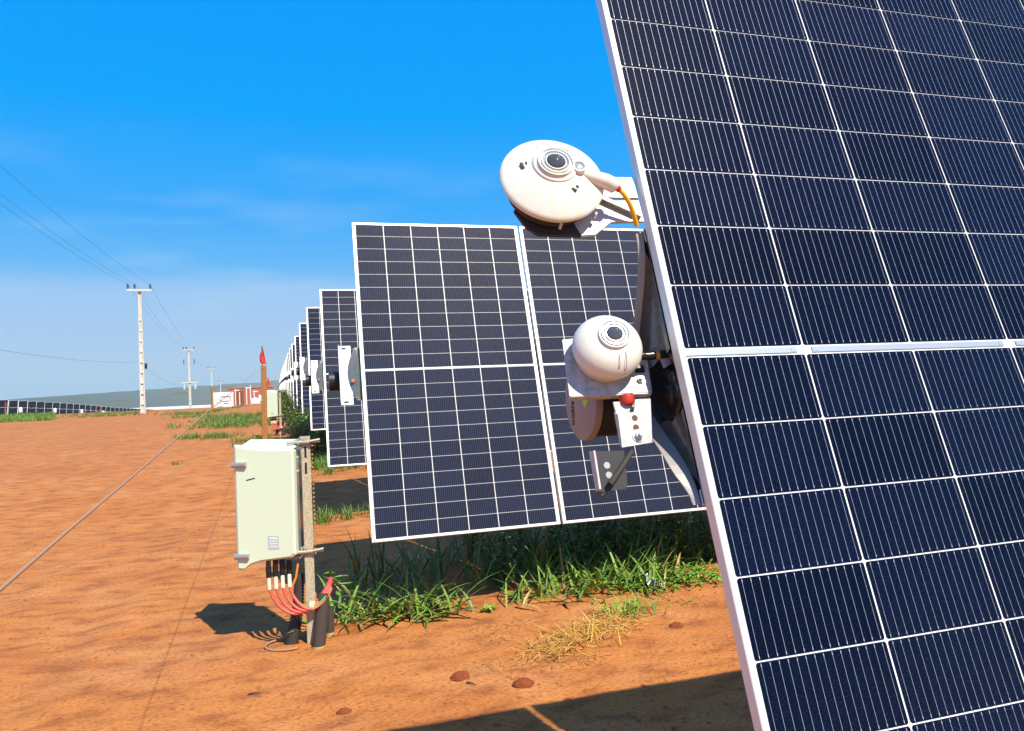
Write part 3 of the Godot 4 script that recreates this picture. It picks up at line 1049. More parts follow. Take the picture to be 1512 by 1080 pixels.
func left_block() -> void:
	# rows that run away to the left beyond the track
	var fr := MB.new()
	var dk := MB.new()
	for i in 4:
		var x := -MW - i * PITCHX
		dk.box(T(x + MW * 0.5, 0.6, 0), Vector3(MW - 0.074, 1.14, 0.04)); dk.box(T(x + MW * 0.5, -0.6, 0), Vector3(MW - 0.074, 1.14, 0.04))
		for s in [0.0, 1.0]:
			fr.box(T(x + 0.018 + s * (MW - 0.036), 0, 0), Vector3(0.036, 2.384, 0.05))
		for y in [-1.17, 0.0, 1.17]:
			fr.box(T(x + MW * 0.5, y, 0), Vector3(MW - 0.072, 0.03, 0.05))
	var fm := fr.mesh(M.white_frame)
	var dm := dk.mesh(M.far_panel)
	var proto: Node3D = null
	var g := "solar rows of the far left block"
	var lab := "far solar row of the left block beyond the dirt, dark panels with white edges"
	var box_at := 0
	for k in range(-2, 62):
		var d := 123.0 + 4.147 * k
		var x := -42.3
		var at := Vector3(x, base_h(x, -d), -d)
		if proto == null:
			proto = thing("solar_tracker", lab, "solar panels", at, 0.0, g)
			var xf := Transform3D(tilt_basis(1.30), Vector3(0, 1.55, 0))
			put("solar_panel", dm, proto, xf)
			put("frame", fm, proto, xf)
			var b := MB.new()
			b.tube([Vector3(0.3, 1.5, -0.15), Vector3(-5.3, 1.5, -0.15)], 0.065, 8)
			obj("torque_tube", b, M.galv, proto)
			b = MB.new()
			b.box(T(-1.2, 0.5, -0.15), Vector3(0.1, 1.9, 0.15)); b.box(T(-4.2, 0.5, -0.15), Vector3(0.1, 1.9, 0.15))
			obj("pile", b, M.beige_steel, proto)
		else:
			copy(proto, "solar_tracker", lab, "solar panels", at, 0.0, g)
		if k % 4 == 2 and k < 40:
			var bx := Vector3(x + 0.6, base_h(x, -d), -d + 0.8)
			var t := thing("combiner_box", "small white combiner box on a post at the end of a far left row", "electrical box", bx, 0.0, "combiner boxes of the left block")
			var b := MB.new()
			b.box(T(0, 1.15, 0), Vector3(0.52, 0.88, 0.25), 0.10)
			obj("body", b, M.white_paint, t)
			b = MB.new()
			b.box(T(0, 0.2, -0.05), Vector3(0.08, 1.05, 0.08))
			obj("post", b, M.beige_steel, t)
	var fl := MB.new()
	for i in 2:
		var d := 122.0 if i == 0 else 172.0
		var x := -41.0 if i == 0 else -40.3
		if i == 0: x = -40.9
		var t := thing("flag_stake", ["red flag stake at the very left edge, before the far panels", "red flag stake among the white boxes of the far left rows"][i], "flag", Vector3(x, base_h(x, -d), -d))
		var s := MB.new()
		s.box(T(0, 0.8, 0), Vector3(0.12, 1.7, 0.12))
		obj("stake", s, M.timber, t)
		var f := MB.new()
		f.prism(T(0, 0, 0), PackedVector2Array([Vector2(-0.05, 1.75), Vector2(0.16, 1.7), Vector2(0.12, 2.0), Vector2(0.02, 2.4)]), -0.01, 0.01)
		obj("flag", f, M.flag_red, t)

# ---------------------------------------------------------------- combiner box
func ring_path(c: Vector3, r: float, a0: float, a1: float, n: int) -> Array:
	var out := []
	for i in n + 1:
		var a := lerpf(a0, a1, float(i) / n)
		out.append(c + Vector3(cos(a) * r, sin(a) * r, 0))
	return out

func combiner_boxes() -> void:
	var at := Vector3(0.02, 0.0, -4.78)
	var t := thing("combiner_box", "near cream electrical box on a slotted post with red cables below", "electrical box", at, 0.0, "combiner boxes at the row ends")
	# box, turned so that its right side shows
	var bx := Transform3D(Basis(Vector3.UP, -0.30), Vector3(-0.235, 0.0, 0.03))
	var shell := MB.new()
	# back shell
	shell.box(bx * T(0.004, 0.875, -0.115), Vector3(0.345, 0.70, 0.16), 0.018)
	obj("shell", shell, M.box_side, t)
	# door: outline taller on the hinge side as it hangs, with rolled edges
	var poly := PackedVector2Array([Vector2(-0.186, 0.492), Vector2(-0.150, 0.488), Vector2(-0.105, 0.520), Vector2(-0.04, 0.538), Vector2(0.150, 0.556), Vector2(0.178, 0.575), Vector2(0.183, 1.205), Vector2(0.176, 1.222), Vector2(0.02, 1.226), Vector2(-0.10, 1.240), Vector2(-0.186, 1.256)])
	var door := MB.new()
	door.prism(bx, poly, -0.034, 0.012)
	var inner := PackedVector2Array()
	var cen := Vector2(0.0, 0.87)
	for p in poly:
		inner.append(cen + (p - cen) * Vector2(0.93, 0.965))
	# bevel from outline to a raised face
	for i in poly.size():
		var j := (i + 1) % poly.size()
		door.quad(bx * Vector3(poly[i].x, poly[i].y, 0.012), bx * Vector3(poly[j].x, poly[j].y, 0.012), bx * Vector3(inner[j].x, inner[j].y, 0.022), bx * Vector3(inner[i].x, inner[i].y, 0.022), bx.basis * Vector3(0, 0, 1))
	var idx := Geometry2D.triangulate_polygon(inner)
	for i in range(0, idx.size(), 3):
		door.tri(bx * Vector3(inner[idx[i]].x, inner[idx[i]].y, 0.022), bx * Vector3(inner[idx[i + 1]].x, inner[idx[i + 1]].y, 0.022), bx * Vector3(inner[idx[i + 2]].x, inner[idx[i + 2]].y, 0.022), bx.basis.z)
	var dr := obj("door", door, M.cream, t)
	var hat := MB.new()
	hat.box(bx * Transform3D(Basis(Vector3.RIGHT, 0.16) * Basis(Vector3.BACK, -0.03), Vector3(0.01, 1.245, -0.10)), Vector3(0.35, 0.02, 0.20), 0.008)
	obj("hood", hat, M.cream, t)
	for y in [1.135, 0.575]:
		var l := MB.new()
		l.tube([bx * Vector3(-0.196, y, 0.022), bx * Vector3(-0.106, y + 0.003, 0.034)], [0.018, 0.015], 14)
		obj("latch", l, mat(Color(0.50, 0.49, 0.46), 0.3, 0.6), dr)
	var lb := MB.new()
	lb.box(bx * T(0.045, 0.655, 0.023), Vector3(0.066, 0.082, 0.002))
	obj("sticker", lb, M.label_blue, dr)
	var lw := MB.new()
	for k in 4:
		lw.box(bx * T(0.045, 0.680 - k * 0.017, 0.0243), Vector3(0.050, 0.005 if k else 0.009, 0.0008))
	obj("sticker_print", lw, M.white_paint, dr)
	var sl := MB.new()
	sl.box(bx * Transform3D(Basis(Vector3.BACK, 0.22), Vector3(-0.085, 1.045, 0.0225)), Vector3(0.055, 0.007, 0.002))
	obj("scratch", sl, M.dark_grey, dr)
	var sd := MB.new()
	sd.box(bx * T(0.1775, 1.075, -0.115), Vector3(0.004, 0.012, 0.15)); sd.box(bx * T(0.1775, 1.16, -0.115), Vector3(0.004, 0.012, 0.15))
	obj("side_strip", sd, M.cream, t)
	# slotted strut post
	var po := MB.new()
	po.box(T(0.008, 0.625, 0.03), Vector3(0.050, 1.33, 0.003)); po.box(T(-0.0185, 0.625, 0.010), Vector3(0.003, 1.33, 0.040)); po.box(T(0.0345, 0.625, 0.010), Vector3(0.003, 1.33, 0.040))
	var post := obj("post", po, M.beige_steel, t)
	for y in [1.09, 1.19]:
		var s := MB.new()
		s.box(T(0.006, y, 0.0322), Vector3(0.013, 0.07, 0.002), 0.0005)
		obj("slot", s, M.black, post)
	for y in [1.255, 0.575]:
		var c := MB.new()
		c.box(T(-0.005, y, 0.050), Vector3(0.20, 0.016, 0.018), 0.004)
		c.box(Transform3D(Basis(Vector3.BACK, 0.35), Vector3(-0.055, y + 0.004, -0.012)), Vector3(0.13, 0.016, 0.016), 0.004)
		c.tube([Vector3(-0.075, y - 0.035, 0.02), Vector3(-0.02, y + 0.03, 0.05)], 0.007, 8)
		c.tube([Vector3(-0.05, y - 0.04, 0.03), Vector3(0.0, y + 0.02, 0.055)], 0.007, 8)
		c.tube([Vector3(0.035, y + 0.004, 0.06), Vector3(0.095, y + 0.012, 0.06)], 0.008, 8)
		obj("clamp", c, mat(Color(0.46, 0.44, 0.36), 0.5, 0.4), t)
	var th := MB.new()
	for k in 26:
		th.box(T(0.047, 0.55 + k * 0.027, 0.0), Vector3(0.012, 0.012, 0.03), 0.002)
	tag(obj("edge_teeth", th, M.timber, t), "", "", "", "stuff")
	# glands and cables from the bottom of the box
	var glands := [-0.235, -0.195, -0.155, -0.115]
	for i in 4:
		var gx: float = glands[i]
		var g := MB.new()
		g.lathe(T(gx, 0.43, 0.03 - i * 0.01), [Vector2(0.0, 0), Vector2(0.015, 0.002), Vector2(0.018, 0.05), Vector2(0.014, 0.10), Vector2(0.014, 0.13)], 10)
		obj("gland", g, M.black, t)
		var w := MB.new()
		w.tube([Vector3(gx, 0.435, 0.035 - i * 0.01), Vector3(gx + 0.002, 0.365, 0.042)], 0.012, 10)
		obj("cable_tag", w, mat(Color(0.74, 0.66, 0.46), 0.6), t)
		var pts := []
		var end := Vector3(0.125 + 0.004 * i, 0.36 - 0.012 * i, -0.02 + 0.012 * i)
		for s in 17:
			var f := s / 16.0
			var p := Vector3(gx, 0.37, 0.04).lerp(end, f)
			p.y -= (0.155 - 0.013 * i) * pow(sin(PI * pow(f, 0.85)), 0.8)
			p.z += 0.07 * sin(PI * f)
			pts.append(p)
		var c := MB.new()
		c.tube(pts, 0.0095, 10)
		obj("red_cable", c, M.coral, t)
	var bs := MB.new()
	bs.tube([Vector3(0.045, 0.262, 0.045), Vector3(0.095, 0.300, 0.018), Vector3(0.128, 0.350, -0.01), Vector3(0.138, 0.385, -0.016)], [0.013, 0.016, 0.016, 0.014], 14)
	obj("cable_sleeve", bs, M.coral, t)
	var gp := []
	var op := []
	for s in 13:
		var f := s / 12.0
		gp.append(Vector3(-0.10, 0.30, 0.0).lerp(Vector3(0.10, 0.29, 0.06), f) + Vector3(0, -0.055 * sin(PI * f), 0.06 * sin(PI * f)))
	var gc := MB.new()
	gc.tube(gp, 0.006, 8)
	obj("green_cable", gc, M.cable_green, t)
	var oc := MB.new()
	oc.tube([Vector3(-0.06, 0.50, 0.0), Vector3(-0.075, 0.42, 0.03), Vector3(-0.10, 0.36, 0.03)], 0.007, 8)
	obj("orange_cable", oc, M.cable_orange, t)
	# corrugated conduits and the dark pipe stubs at the foot
	for q in [[Vector3(-0.115, 0.0, -0.02), Vector3(-0.055, 0.42, -0.06), 0.046], [Vector3(0.105, -0.05, -0.15), Vector3(0.095, 0.24, -0.10), 0.03]]:
		var b := MB.new()
		var pts := []
		var rs := []
		for s in 44:
			var f := s / 43.0
			pts.append(q[0].lerp(q[1], f) + Vector3(0.012 * sin(PI * f), 0, 0))
			rs.append(q[2] * (1.0 - 0.3 * f) * (1.0 if s % 2 else 0.80))
		b.tube(pts, rs, 16)
		obj("conduit", b, M.rubber, t)
	for q in [[Vector3(0.045, -0.02, 0.10), Vector3(0.085, 0.30, 0.02), 0.040], [Vector3(0.12, 0.0, -0.06), Vector3(0.125, 0.18, -0.08), 0.028]]:
		var b := MB.new()
		b.tube([q[0], q[1]], q[2], 18, false)
		obj("pipe", b, mat(Color(0.050, 0.036, 0.028), 0.85), t)
		var e := MB.new()
		e.tube([q[0] + Vector3(0, -0.012, 0.004), q[0] + Vector3(0, 0.028, 0.002)], q[2] * 1.03, 18, false)
		obj("pipe_rim", e, mat(Color(0.45, 0.30, 0.14), 0.8), t)
	# hanging wraps of tape where the bundle crosses the post
	var tp := MB.new()
	tp.tube([Vector3(0.0, 0.25, 0.08), Vector3(0.03, 0.245, 0.085)], 0.03, 12)
	obj("tape", tp, mat(Color(0.62, 0.50, 0.30), 0.8), t)
	# coil of thin wire on the soil
	var wr := MB.new()
	var wp := []
	for s in 25:
		var a := s / 24.0 * TAU * 0.62 + 1.2
		wp.append(Vector3(-0.13 + cos(a) * 0.14, 0.012, 0.01 + sin(a) * 0.11))
	wr.tube(wp, 0.006, 6)
	obj("loose_wire", wr, M.rope, t)
	var c2 := copy(t, "combiner_box", "second cream electrical box, farther off behind the orange flag stake", "electrical box", Vector3(-0.52, 0.27, -20.8), 0.0, "combiner boxes at the row ends")
	c2.rotation.y = 0.12

func stake_and_rope() -> void:
	var t := thing("flag_stake", "orange wooden stake with a red flag rising behind the near electrical box", "flag", Vector3(-0.825, 0.24, -18.5))
	var b := MB.new()
	b.box(Transform3D(Basis(Vector3.BACK, -0.013), Vector3(0.012, 0.95, 0)), Vector3(0.125, 1.92, 0.10), 0.01)
	obj("stake", b, M.timber, t)
	b = MB.new()
	b.tube([Vector3(0.0, 1.8, -0.03), Vector3(-0.005, 2.38, -0.03)], 0.012, 6)
	obj("flag_stick", b, M.timber, t)
	b = MB.new()
	var rows := 6
	var prev := []
	for i in rows + 1:
		var f := float(i) / rows
		var y := 2.38 - 0.43 * f
		var wl := -0.01 - 0.055 * smooth(0.2, 0.6, f) * (1.0 - smooth(0.8, 1.0, f))
		var wr := 0.01 + 0.085 * f
		var cur := [Vector3(wl, y - 0.02 * f, -0.03 + 0.02 * sin(f * 5.0)), Vector3((wl + wr) * 0.5, y, -0.03 - 0.025 * sin(f * 4.0)), Vector3(wr, y - 0.03 * f, -0.03 + 0.02 * cos(f * 4.0))]
		if i > 0:
			b.quad(prev[0], prev[1], cur[1], cur[0], Vector3.BACK)
			b.quad(prev[1], prev[2], cur[2], cur[1], Vector3.BACK)
		prev = cur
	obj("flag", b, M.flag_red, t)
	# the taut rope, from the stake past the camera on its left
	var r := MB.new()
	var a := Vector3(-0.247, 1.439, -0.715)
	var e := Vector3(-0.80, 2.13, -18.46)
	var dirn := (a - Vector3(-0.329, 1.526, -3.002)).normalized()
	var pts := [a + dirn * 2.2, a + dirn * 0.8, a, Vector3(-0.255, 1.448, -0.932), Vector3(-0.27, 1.464, -1.369), Vector3(-0.296, 1.491, -2.083), Vector3(-0.329, 1.526, -3.002)]
	for i in range(1, 14):
		pts.append(Vector3(-0.329, 1.526, -3.002).lerp(e, i / 13.0))
	r.tube(pts, 0.0019, 8)
	tag(obj("rope", r, M.rope), "thin tan rope stretched taut across the left of the scene to the flag stake", "rope")
	t = thing("flag_stake", "tiny red flag on a thin stick just right of the orange stake's middle", "flag", Vector3(-1.55, 0.25, -40.0))
	b = MB.new()
	b.tube([Vector3(0, 0, 0), Vector3(0, 1.85, 0)], 0.02, 6)
	obj("stake", b, M.timber, t)
	b = MB.new()
	b.prism(T(0, 0, 0), PackedVector2Array([Vector2(-0.10, 1.45), Vector2(0.13, 1.5), Vector2(0.02, 1.95)]), -0.008, 0.008)
	obj("flag", b, M.flag_red, t)

# ---------------------------------------------------------------- sensors
func basis_from(el: float, az: float) -> Basis:
	var n := Vector3(cos(el) * sin(az), sin(el), cos(el) * cos(az))
	var x := Vector3.UP.cross(n).normalized()
	return Basis(x, n, x.cross(n))

func lens(t: Node3D, at: Vector3, r: float) -> void:
	# raised seat, metal rings, dark eye under a glass dome
	var b := MB.new()
	b.lathe(T(at.x, at.y, at.z), [Vector2(r * 1.30, -0.006), Vector2(r * 1.22, -0.0015), Vector2(r * 1.06, 0.0008), Vector2(r, 0.003), Vector2(r, 0.006), Vector2(r * 0.94, 0.006), Vector2(r * 0.92, 0.002), Vector2(r * 0.80, 0.0015)], 56)
	var seat := obj("lens_seat", b, M.sensor_white, t)
	b = MB.new()
	b.lathe(T(at.x, at.y, at.z), [Vector2(r * 0.82, 0.001), Vector2(r * 0.80, 0.006), Vector2(r * 0.74, 0.006), Vector2(r * 0.70, 0.001), Vector2(r * 0.62, 0.002), Vector2(r * 0.58, 0.006), Vector2(r * 0.53, 0.006), Vector2(r * 0.50, 0.000)], 56)
	obj("lens_ring", b, M.lens_ring, seat)
	b = MB.new()
	var p := []
	for i in 9:
		var a := PI * 0.5 * i / 8.0
		p.append(Vector2(r * 0.50 * cos(a), 0.0015 + r * 0.40 * sin(a)))
	b.lathe(T(at.x, at.y, at.z), p, 40, 60)
	obj("eye", b, M.lens_dark, seat)
	b = MB.new()
	p = []
	for i in 13:
		var a := PI * 0.5 * i / 12.0
		p.append(Vector2(r * 0.90 * cos(a), 0.004 + r * 0.62 * sin(a)))
	b.lathe(T(at.x, at.y, at.z), p, 48, 60)
	obj("glass_dome", b, M.glass, seat)

func sensor_disc() -> void:
	var t := thing("disc_sensor", "upper round white disc shaped light sensor clamped to the near panel's edge", "sensor", Vector3(0.3885, 1.9081, -1.0598))
	t.basis = basis_from(deg_to_rad(27.5), deg_to_rad(-5.0)).scaled_local(Vector3.ONE * 0.9)
	var b := MB.new()
	b.lathe(Transform3D.IDENTITY, [Vector2(0.060, -0.016), Vector2(0.084, -0.014), Vector2(0.0905, -0.008), Vector2(0.0918, -0.002), Vector2(0.0905, 0.001), Vector2(0.086, 0.0040), Vector2(0.072, 0.0115), Vector2(0.056, 0.0190), Vector2(0.044, 0.0235), Vector2(0.038, 0.0255), Vector2(0.020, 0.0265), Vector2(0.0, 0.0265)], 96)
	obj("sun_shield", b, M.sensor_white, t)
	b = MB.new()
	b.lathe(Transform3D.IDENTITY, [Vector2(0.0, -0.040), Vector2(0.070, -0.040), Vector2(0.076, -0.036), Vector2(0.076, -0.014)], 64)
	obj("body", b, M.dark_grey, t)
	lens(t, Vector3(-0.0005, 0.0305, -0.0060), 0.0310)
	# slots and block moulded into the shield
	for q in [[Vector3(-0.0515, 0.0200, -0.010), 0.2, 0.007], [Vector3(0.027, 0.0208, 0.0385), 1.0, 0.007]]:
		for s in [-1.0, 1.0]:
			var h := MB.new()
			var bs := Basis(Vector3.UP, q[1])
			h.box(Transform3D(bs, q[0] + bs * Vector3(s * 0.0046, 0.0, 0)), Vector3(0.0056, 0.0034, 0.0135), 0.0008)
			obj("slot", h, M.dark_grey, t)
	b = MB.new()
	b.box(Transform3D(Basis(Vector3.UP, -0.45), Vector3(0.024, 0.0225, -0.0475)), Vector3(0.016, 0.008, 0.009), 0.0015)
	obj("lug", b, M.cream, t)
	b = MB.new()
	b.lathe(T(0.0400, 0.0285, 0.0005), [Vector2(0.0125, -0.006), Vector2(0.0120, 0.004), Vector2(0.0095, 0.005), Vector2(0.0090, 0.002), Vector2(0.0, 0.002)], 32)
	var lv := obj("level_ring", b, M.sensor_white, t)
	b = MB.new()
	b.lathe(T(0.0400, 0.0285, 0.0005), [Vector2(0.0088, 0.0022), Vector2(0.006, 0.0042), Vector2(0.0, 0.0048)], 24)
	obj("bubble", b, M.lens_ring, lv)
	b = MB.new()
	b.tube([Vector3(0.048, 0.016, 0.003), Vector3(0.070, 0.014, 0.010), Vector3(0.090, 0.012, 0.016), Vector3(0.106, 0.007, 0.021), Vector3(0.110, 0.006, 0.0225)], [0.010, 0.0125, 0.0135, 0.0135, 0.009], 24)
	obj("cable_boot", b, M.sensor_white, t)
	b = MB.new()
	b.tube([Vector3(0.1095, 0.006, 0.0225), Vector3(0.1155, 0.003, 0.0265)], 0.0058, 16)
	obj("red_collar", b, M.red, t)
	b = MB.new()
	var pts := []
	for i in 17:
		var f := i / 16.0
		pts.append(Vector3(0.113, 0.004, 0.025).bezier_interpolate(Vector3(0.126, -0.002, 0.032), Vector3(0.138, -0.010, 0.046), Vector3(0.152, -0.042, 0.068), f))
	b.tube(pts, 0.0042, 12)
	obj("yellow_cable", b, M.yellow, t)
	# galvanised mounting plate: upper arm, lower arm and gusset under the disc
	b = MB.new()
	var flat := Transform3D(Basis(Vector3(1, 0, 0), Vector3(0, 0, -1), Vector3(0, 1, 0)), Vector3(0, 0, 0))
	b.prism(flat, PackedVector2Array([Vector2(0.02, 0.044), Vector2(0.168, 0.045), Vector2(0.168, -0.004), Vector2(0.02, -0.002)]), -0.047, -0.041)
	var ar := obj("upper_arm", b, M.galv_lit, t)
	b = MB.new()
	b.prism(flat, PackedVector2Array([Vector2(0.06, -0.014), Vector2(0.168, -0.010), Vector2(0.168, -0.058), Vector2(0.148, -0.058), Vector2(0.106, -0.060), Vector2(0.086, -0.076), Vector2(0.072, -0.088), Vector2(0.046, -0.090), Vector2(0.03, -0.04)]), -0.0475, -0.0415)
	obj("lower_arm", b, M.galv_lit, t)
	b = MB.new()
	b.prism(Transform3D(Basis(Vector3.UP, -0.55), Vector3(0.128, -0.035, 0.032)) * flat, PackedVector2Array([Vector2(-0.045, 0.004), Vector2(0.04, 0.004), Vector2(0.04, -0.004), Vector2(-0.045, -0.004)]), -0.004, 0.004)
	obj("arm_rib", b, M.galv, t)
	b = MB.new()
	b.prism(flat, PackedVector2Array([Vector2(-0.066, -0.035), Vector2(-0.050, -0.070), Vector2(-0.030, -0.088), Vector2(0.046, -0.090), Vector2(0.06, -0.03), Vector2(0.02, 0.03)]), -0.0485, -0.0420)
	obj("base_plate", b, M.dark_grey, t)
	for p in [Vector3(0.004, -0.024, 0.089), Vector3(0.072, -0.030, 0.060)]:
		b = MB.new()
		b.lathe(Transform3D(Basis.IDENTITY, p), [Vector2(0.0, 0.0), Vector2(0.003, 0.0), Vector2(0.003, 0.012), Vector2(0.0, 0.013)], 8)
		obj("screw", b, M.bolt, t)

func hexbolt(parent: Node3D, xf: Transform3D, r: float) -> void:
	var w := MB.new()
	w.lathe(xf, [Vector2(r * 1.45, 0), Vector2(r * 1.45, r * 0.18), Vector2(0, r * 0.18)], 28)
	var wa := obj("washer", w, M.bolt, parent)
	var b := MB.new()
	b.lathe(xf, [Vector2(r, r * 0.18), Vector2(r, r * 0.85), Vector2(r * 0.82, r * 0.98), Vector2(r * 0.5, r * 0.98)], 6, 5)
	b.lathe(xf, [Vector2(r * 0.5, r * 0.9), Vector2(r * 0.5, r * 1.5), Vector2(r * 0.38, r * 1.65), Vector2(0, r * 1.65)], 20)
	obj("nut", b, M.bolt, wa)

func sensor_bowl() -> void:
	var t := thing("bowl_sensor", "lower white bowl shaped light sensor on a bent steel plate over the tube end", "sensor", Vector3(0.4652, 1.6433, -1.0508))
	t.basis = basis_from(deg_to_rad(27.5), deg_to_rad(-10.0))
	var inv := t.transform.affine_inverse()
	var b := MB.new()
	b.lathe(Transform3D.IDENTITY, [Vector2(0.0, -0.029), Vector2(0.0465, -0.029), Vector2(0.0485, -0.026), Vector2(0.0500, -0.0050), Vector2(0.0554, -0.0035), Vector2(0.0558, 0.0), Vector2(0.0545, 0.005), Vector2(0.0515, 0.012), Vector2(0.046, 0.019), Vector2(0.038, 0.025), Vector2(0.028, 0.029), Vector2(0.0, 0.030)], 96)
	var bd := obj("bowl", b, M.sensor_white, t)
	lens(t, Vector3(0.0055, 0.0285, -0.0048), 0.0245)
	b = MB.new()
	b.lathe(T(0.004, 0.0235, -0.036), [Vector2(0.0052, 0.0), Vector2(0.0052, 0.0032), Vector2(0.004, 0.004), Vector2(0.0, 0.0036)], 16)
	obj("screw", b, M.bolt, bd)
	for x in [0.008, 0.019]:
		b = MB.new()
		var pts := []
		for i in 9:
			var f := i / 8.0
			pts.append(Vector3(x, 0.0282 - 0.0275 * f * f, 0.026 + 0.0265 * sqrt(f) - (0.0014 if x > 0.01 else 0.0)))
		b.tube(pts, 0.0004, 6)
		obj("seam", b, M.dark_grey, bd)
	# white print on the side of the bowl
	for k in 3:
		b = MB.new()
		var a := 1.22 - k * 0.11
		var bs := Basis(Vector3.UP, PI * 0.5 - a)
		b.box(Transform3D(bs * Basis(Vector3.RIGHT, 0.2), Vector3(cos(a) * 0.0496, -0.014, sin(a) * 0.0496)), Vector3(0.003, 0.009 - 0.002 * (k % 2), 0.0008))
		obj("print_mark", b, mat(Color(0.8, 0.8, 0.78), 0.5), bd)
	# cable plug to the right
	b = MB.new()
	b.tube([Vector3(0.048, -0.002, 0.0165), Vector3(0.082, -0.002, 0.0165)], 0.0068, 18)
	b.tube([Vector3(0.082, -0.002, 0.0165), Vector3(0.094, -0.002, 0.0165)], 0.0082, 18)
	var pl := obj("plug", b, M.black_gloss, t)
	b = MB.new()
	b.tube([Vector3(0.0745, -0.002, 0.0165), Vector3(0.0805, -0.002, 0.0165)], 0.0075, 18)
	obj("plug_band", b, mat(Color(0.55, 0.28, 0.05), 0.4, 0.4), pl)
	b = MB.new()
	b.tube([Vector3(0.094, -0.002, 0.0165), Vector3(0.104, -0.004, 0.020), Vector3(0.112, -0.014, 0.034), Vector3(0.116, -0.04, 0.05)], 0.0045, 12)
	obj("cable", b, mat(Color(0.42, 0.25, 0.19), 0.4), t)
	# tilted plate under the bowl with a rolled lower lip
	var flat := Transform3D(Basis(Vector3(1, 0, 0), Vector3(0, 0, -1), Vector3(0, 1, 0)), Vector3.ZERO)
	b = MB.new()
	b.prism(flat, PackedVector2Array([Vector2(-0.0635, 0.034), Vector2(-0.040, 0.036), Vector2(0.055, 0.020), Vector2(0.070, -0.012), Vector2(0.0675, -0.066), Vector2(-0.0640, -0.067)]), -0.0335, -0.0300)
	var pt := obj("mounting_plate", b, M.plate, t)
	b = MB.new()
	b.box(T(0.002, -0.0375, 0.0675), Vector3(0.131, 0.0135, 0.0032), 0.001)
	obj("lip", b, M.plate, pt)
	b = MB.new()
	b.box(Transform3D(Basis.IDENTITY, Vector3(0.0545, -0.0296, 0.0255)), Vector3(0.016, 0.0012, 0.013), 0.0004)
	obj("slot", b, M.black, pt)
	hexbolt(pt, Transform3D(Basis.IDENTITY, Vector3(0.052, -0.0298, 0.045)), 0.0065)
	# upright bracket below, in the plane of the near panel
	var rb := tilt_basis(1.2356)
	var o := Vector3(0.5432, 1.6287, -0.9762)
	var pf := inv * Transform3D(rb, o + rb.z * -0.062)
	b = MB.new()
	b.prism(pf, PackedVector2Array([Vector2(-0.083, -0.072), Vector2(-0.056, -0.070), Vector2(-0.050, -0.050), Vector2(-0.024, -0.050), Vector2(-0.0355, -0.119), Vector2(-0.086, -0.1235)]), -0.0035, 0.0)
	var zb := obj("upright_bracket", b, M.plate, t)
	b = MB.new()
	b.prism(pf, PackedVector2Array([Vector2(-0.080, -0.048), Vector2(-0.026, -0.048), Vector2(-0.030, -0.074), Vector2(-0.078, -0.076)]), -0.018, -0.0145)
	b.prism(pf * Transform3D(Basis(Vector3(0, 0, 1), Vector3(0, 1, 0), Vector3(-1, 0, 0)), Vector3(-0.0835, 0, 0)), PackedVector2Array([Vector2(-0.012, -0.066), Vector2(-0.001, -0.072), Vector2(-0.001, -0.123), Vector2(-0.012, -0.118)]), -0.003, 0.0)
	obj("bracket_web", b, M.plate, zb)
	for q in [Vector2(-0.0567, -0.0795), Vector2(-0.0575, -0.0944)]:
		b = MB.new()
		b.lathe(pf * Transform3D(Basis(Vector3.RIGHT, PI * 0.5), Vector3(q.x, q.y, -0.0002)), [Vector2(0.0048, 0.0), Vector2(0.0048, 0.0006), Vector2(0.0, 0.0006)], 20)
		obj("hole", b, mat(Color(0.10, 0.045, 0.02), 0.7), zb)
	hexbolt(zb, pf * Transform3D(Basis(Vector3.RIGHT, PI * 0.5), Vector3(-0.0565, -0.1075, 0.0002)), 0.0068)
	b = MB.new()
	b.lathe(pf * T(-0.057, -0.0550, -0.014), [Vector2(0.0, 0.0), Vector2(0.009, 0.001), Vector2(0.0118, 0.005), Vector2(0.0118, 0.016)], 28)
	obj("red_cap", b, M.red, zb)
	# lower dark strap with two holes and the cable tie through it
	b = MB.new()
	b.prism(pf, PackedVector2Array([Vector2(-0.1345, -0.125), Vector2(-0.082, -0.127), Vector2(-0.086, -0.178), Vector2(-0.090, -0.1845), Vector2(-0.1315, -0.1855), Vector2(-0.1335, -0.182)]), -0.008, -0.005)
	var ls := obj("lower_strap", b, M.dark_grey, t)
	b = MB.new()
	b.prism(pf * Transform3D(Basis(Vector3(0, 0, 1), Vector3(0, 1, 0), Vector3(-1, 0, 0)), Vector3(-0.1345, 0, 0)), PackedVector2Array([Vector2(-0.005, -0.125), Vector2(0.012, -0.128), Vector2(0.010, -0.184), Vector2(-0.005, -0.184)]), -0.0, 0.003)
	obj("strap_edge", b, M.plate, ls)
	for q in [Vector2(-0.113, -0.1475), Vector2(-0.1125, -0.162)]:
		b = MB.new()
		b.lathe(pf * Transform3D(Basis(Vector3.RIGHT, PI * 0.5), Vector3(q.x, q.y, -0.0052)), [Vector2(0.005, 0.0), Vector2(0.005, 0.0006), Vector2(0.0, 0.0006)], 20)
		obj("hole", b, mat(Color(0.35, 0.36, 0.38), 0.5), ls)
	b = MB.new()
	b.tube([pf * Vector3(-0.070, -0.130, -0.004), pf * Vector3(-0.095, -0.154, 0.006), pf * Vector3(-0.117, -0.177, 0.004)], [0.004, 0.0045, 0.005], 12)
	b.tube([pf * Vector3(-0.118, -0.179, -0.008), pf * Vector3(-0.128, -0.191, -0.010)], [0.0042, 0.0036], 10)
	obj("cable_tie", b, M.rubber, t)

# ---------------------------------------------------------------- plants
func green(lo := 0.0, hi := 1.0) -> Color:
	var f := rng.randf_range(lo, hi)
	return Color(0.030, 0.085, 0.016).lerp(Color(0.21, 0.35, 0.034), f)

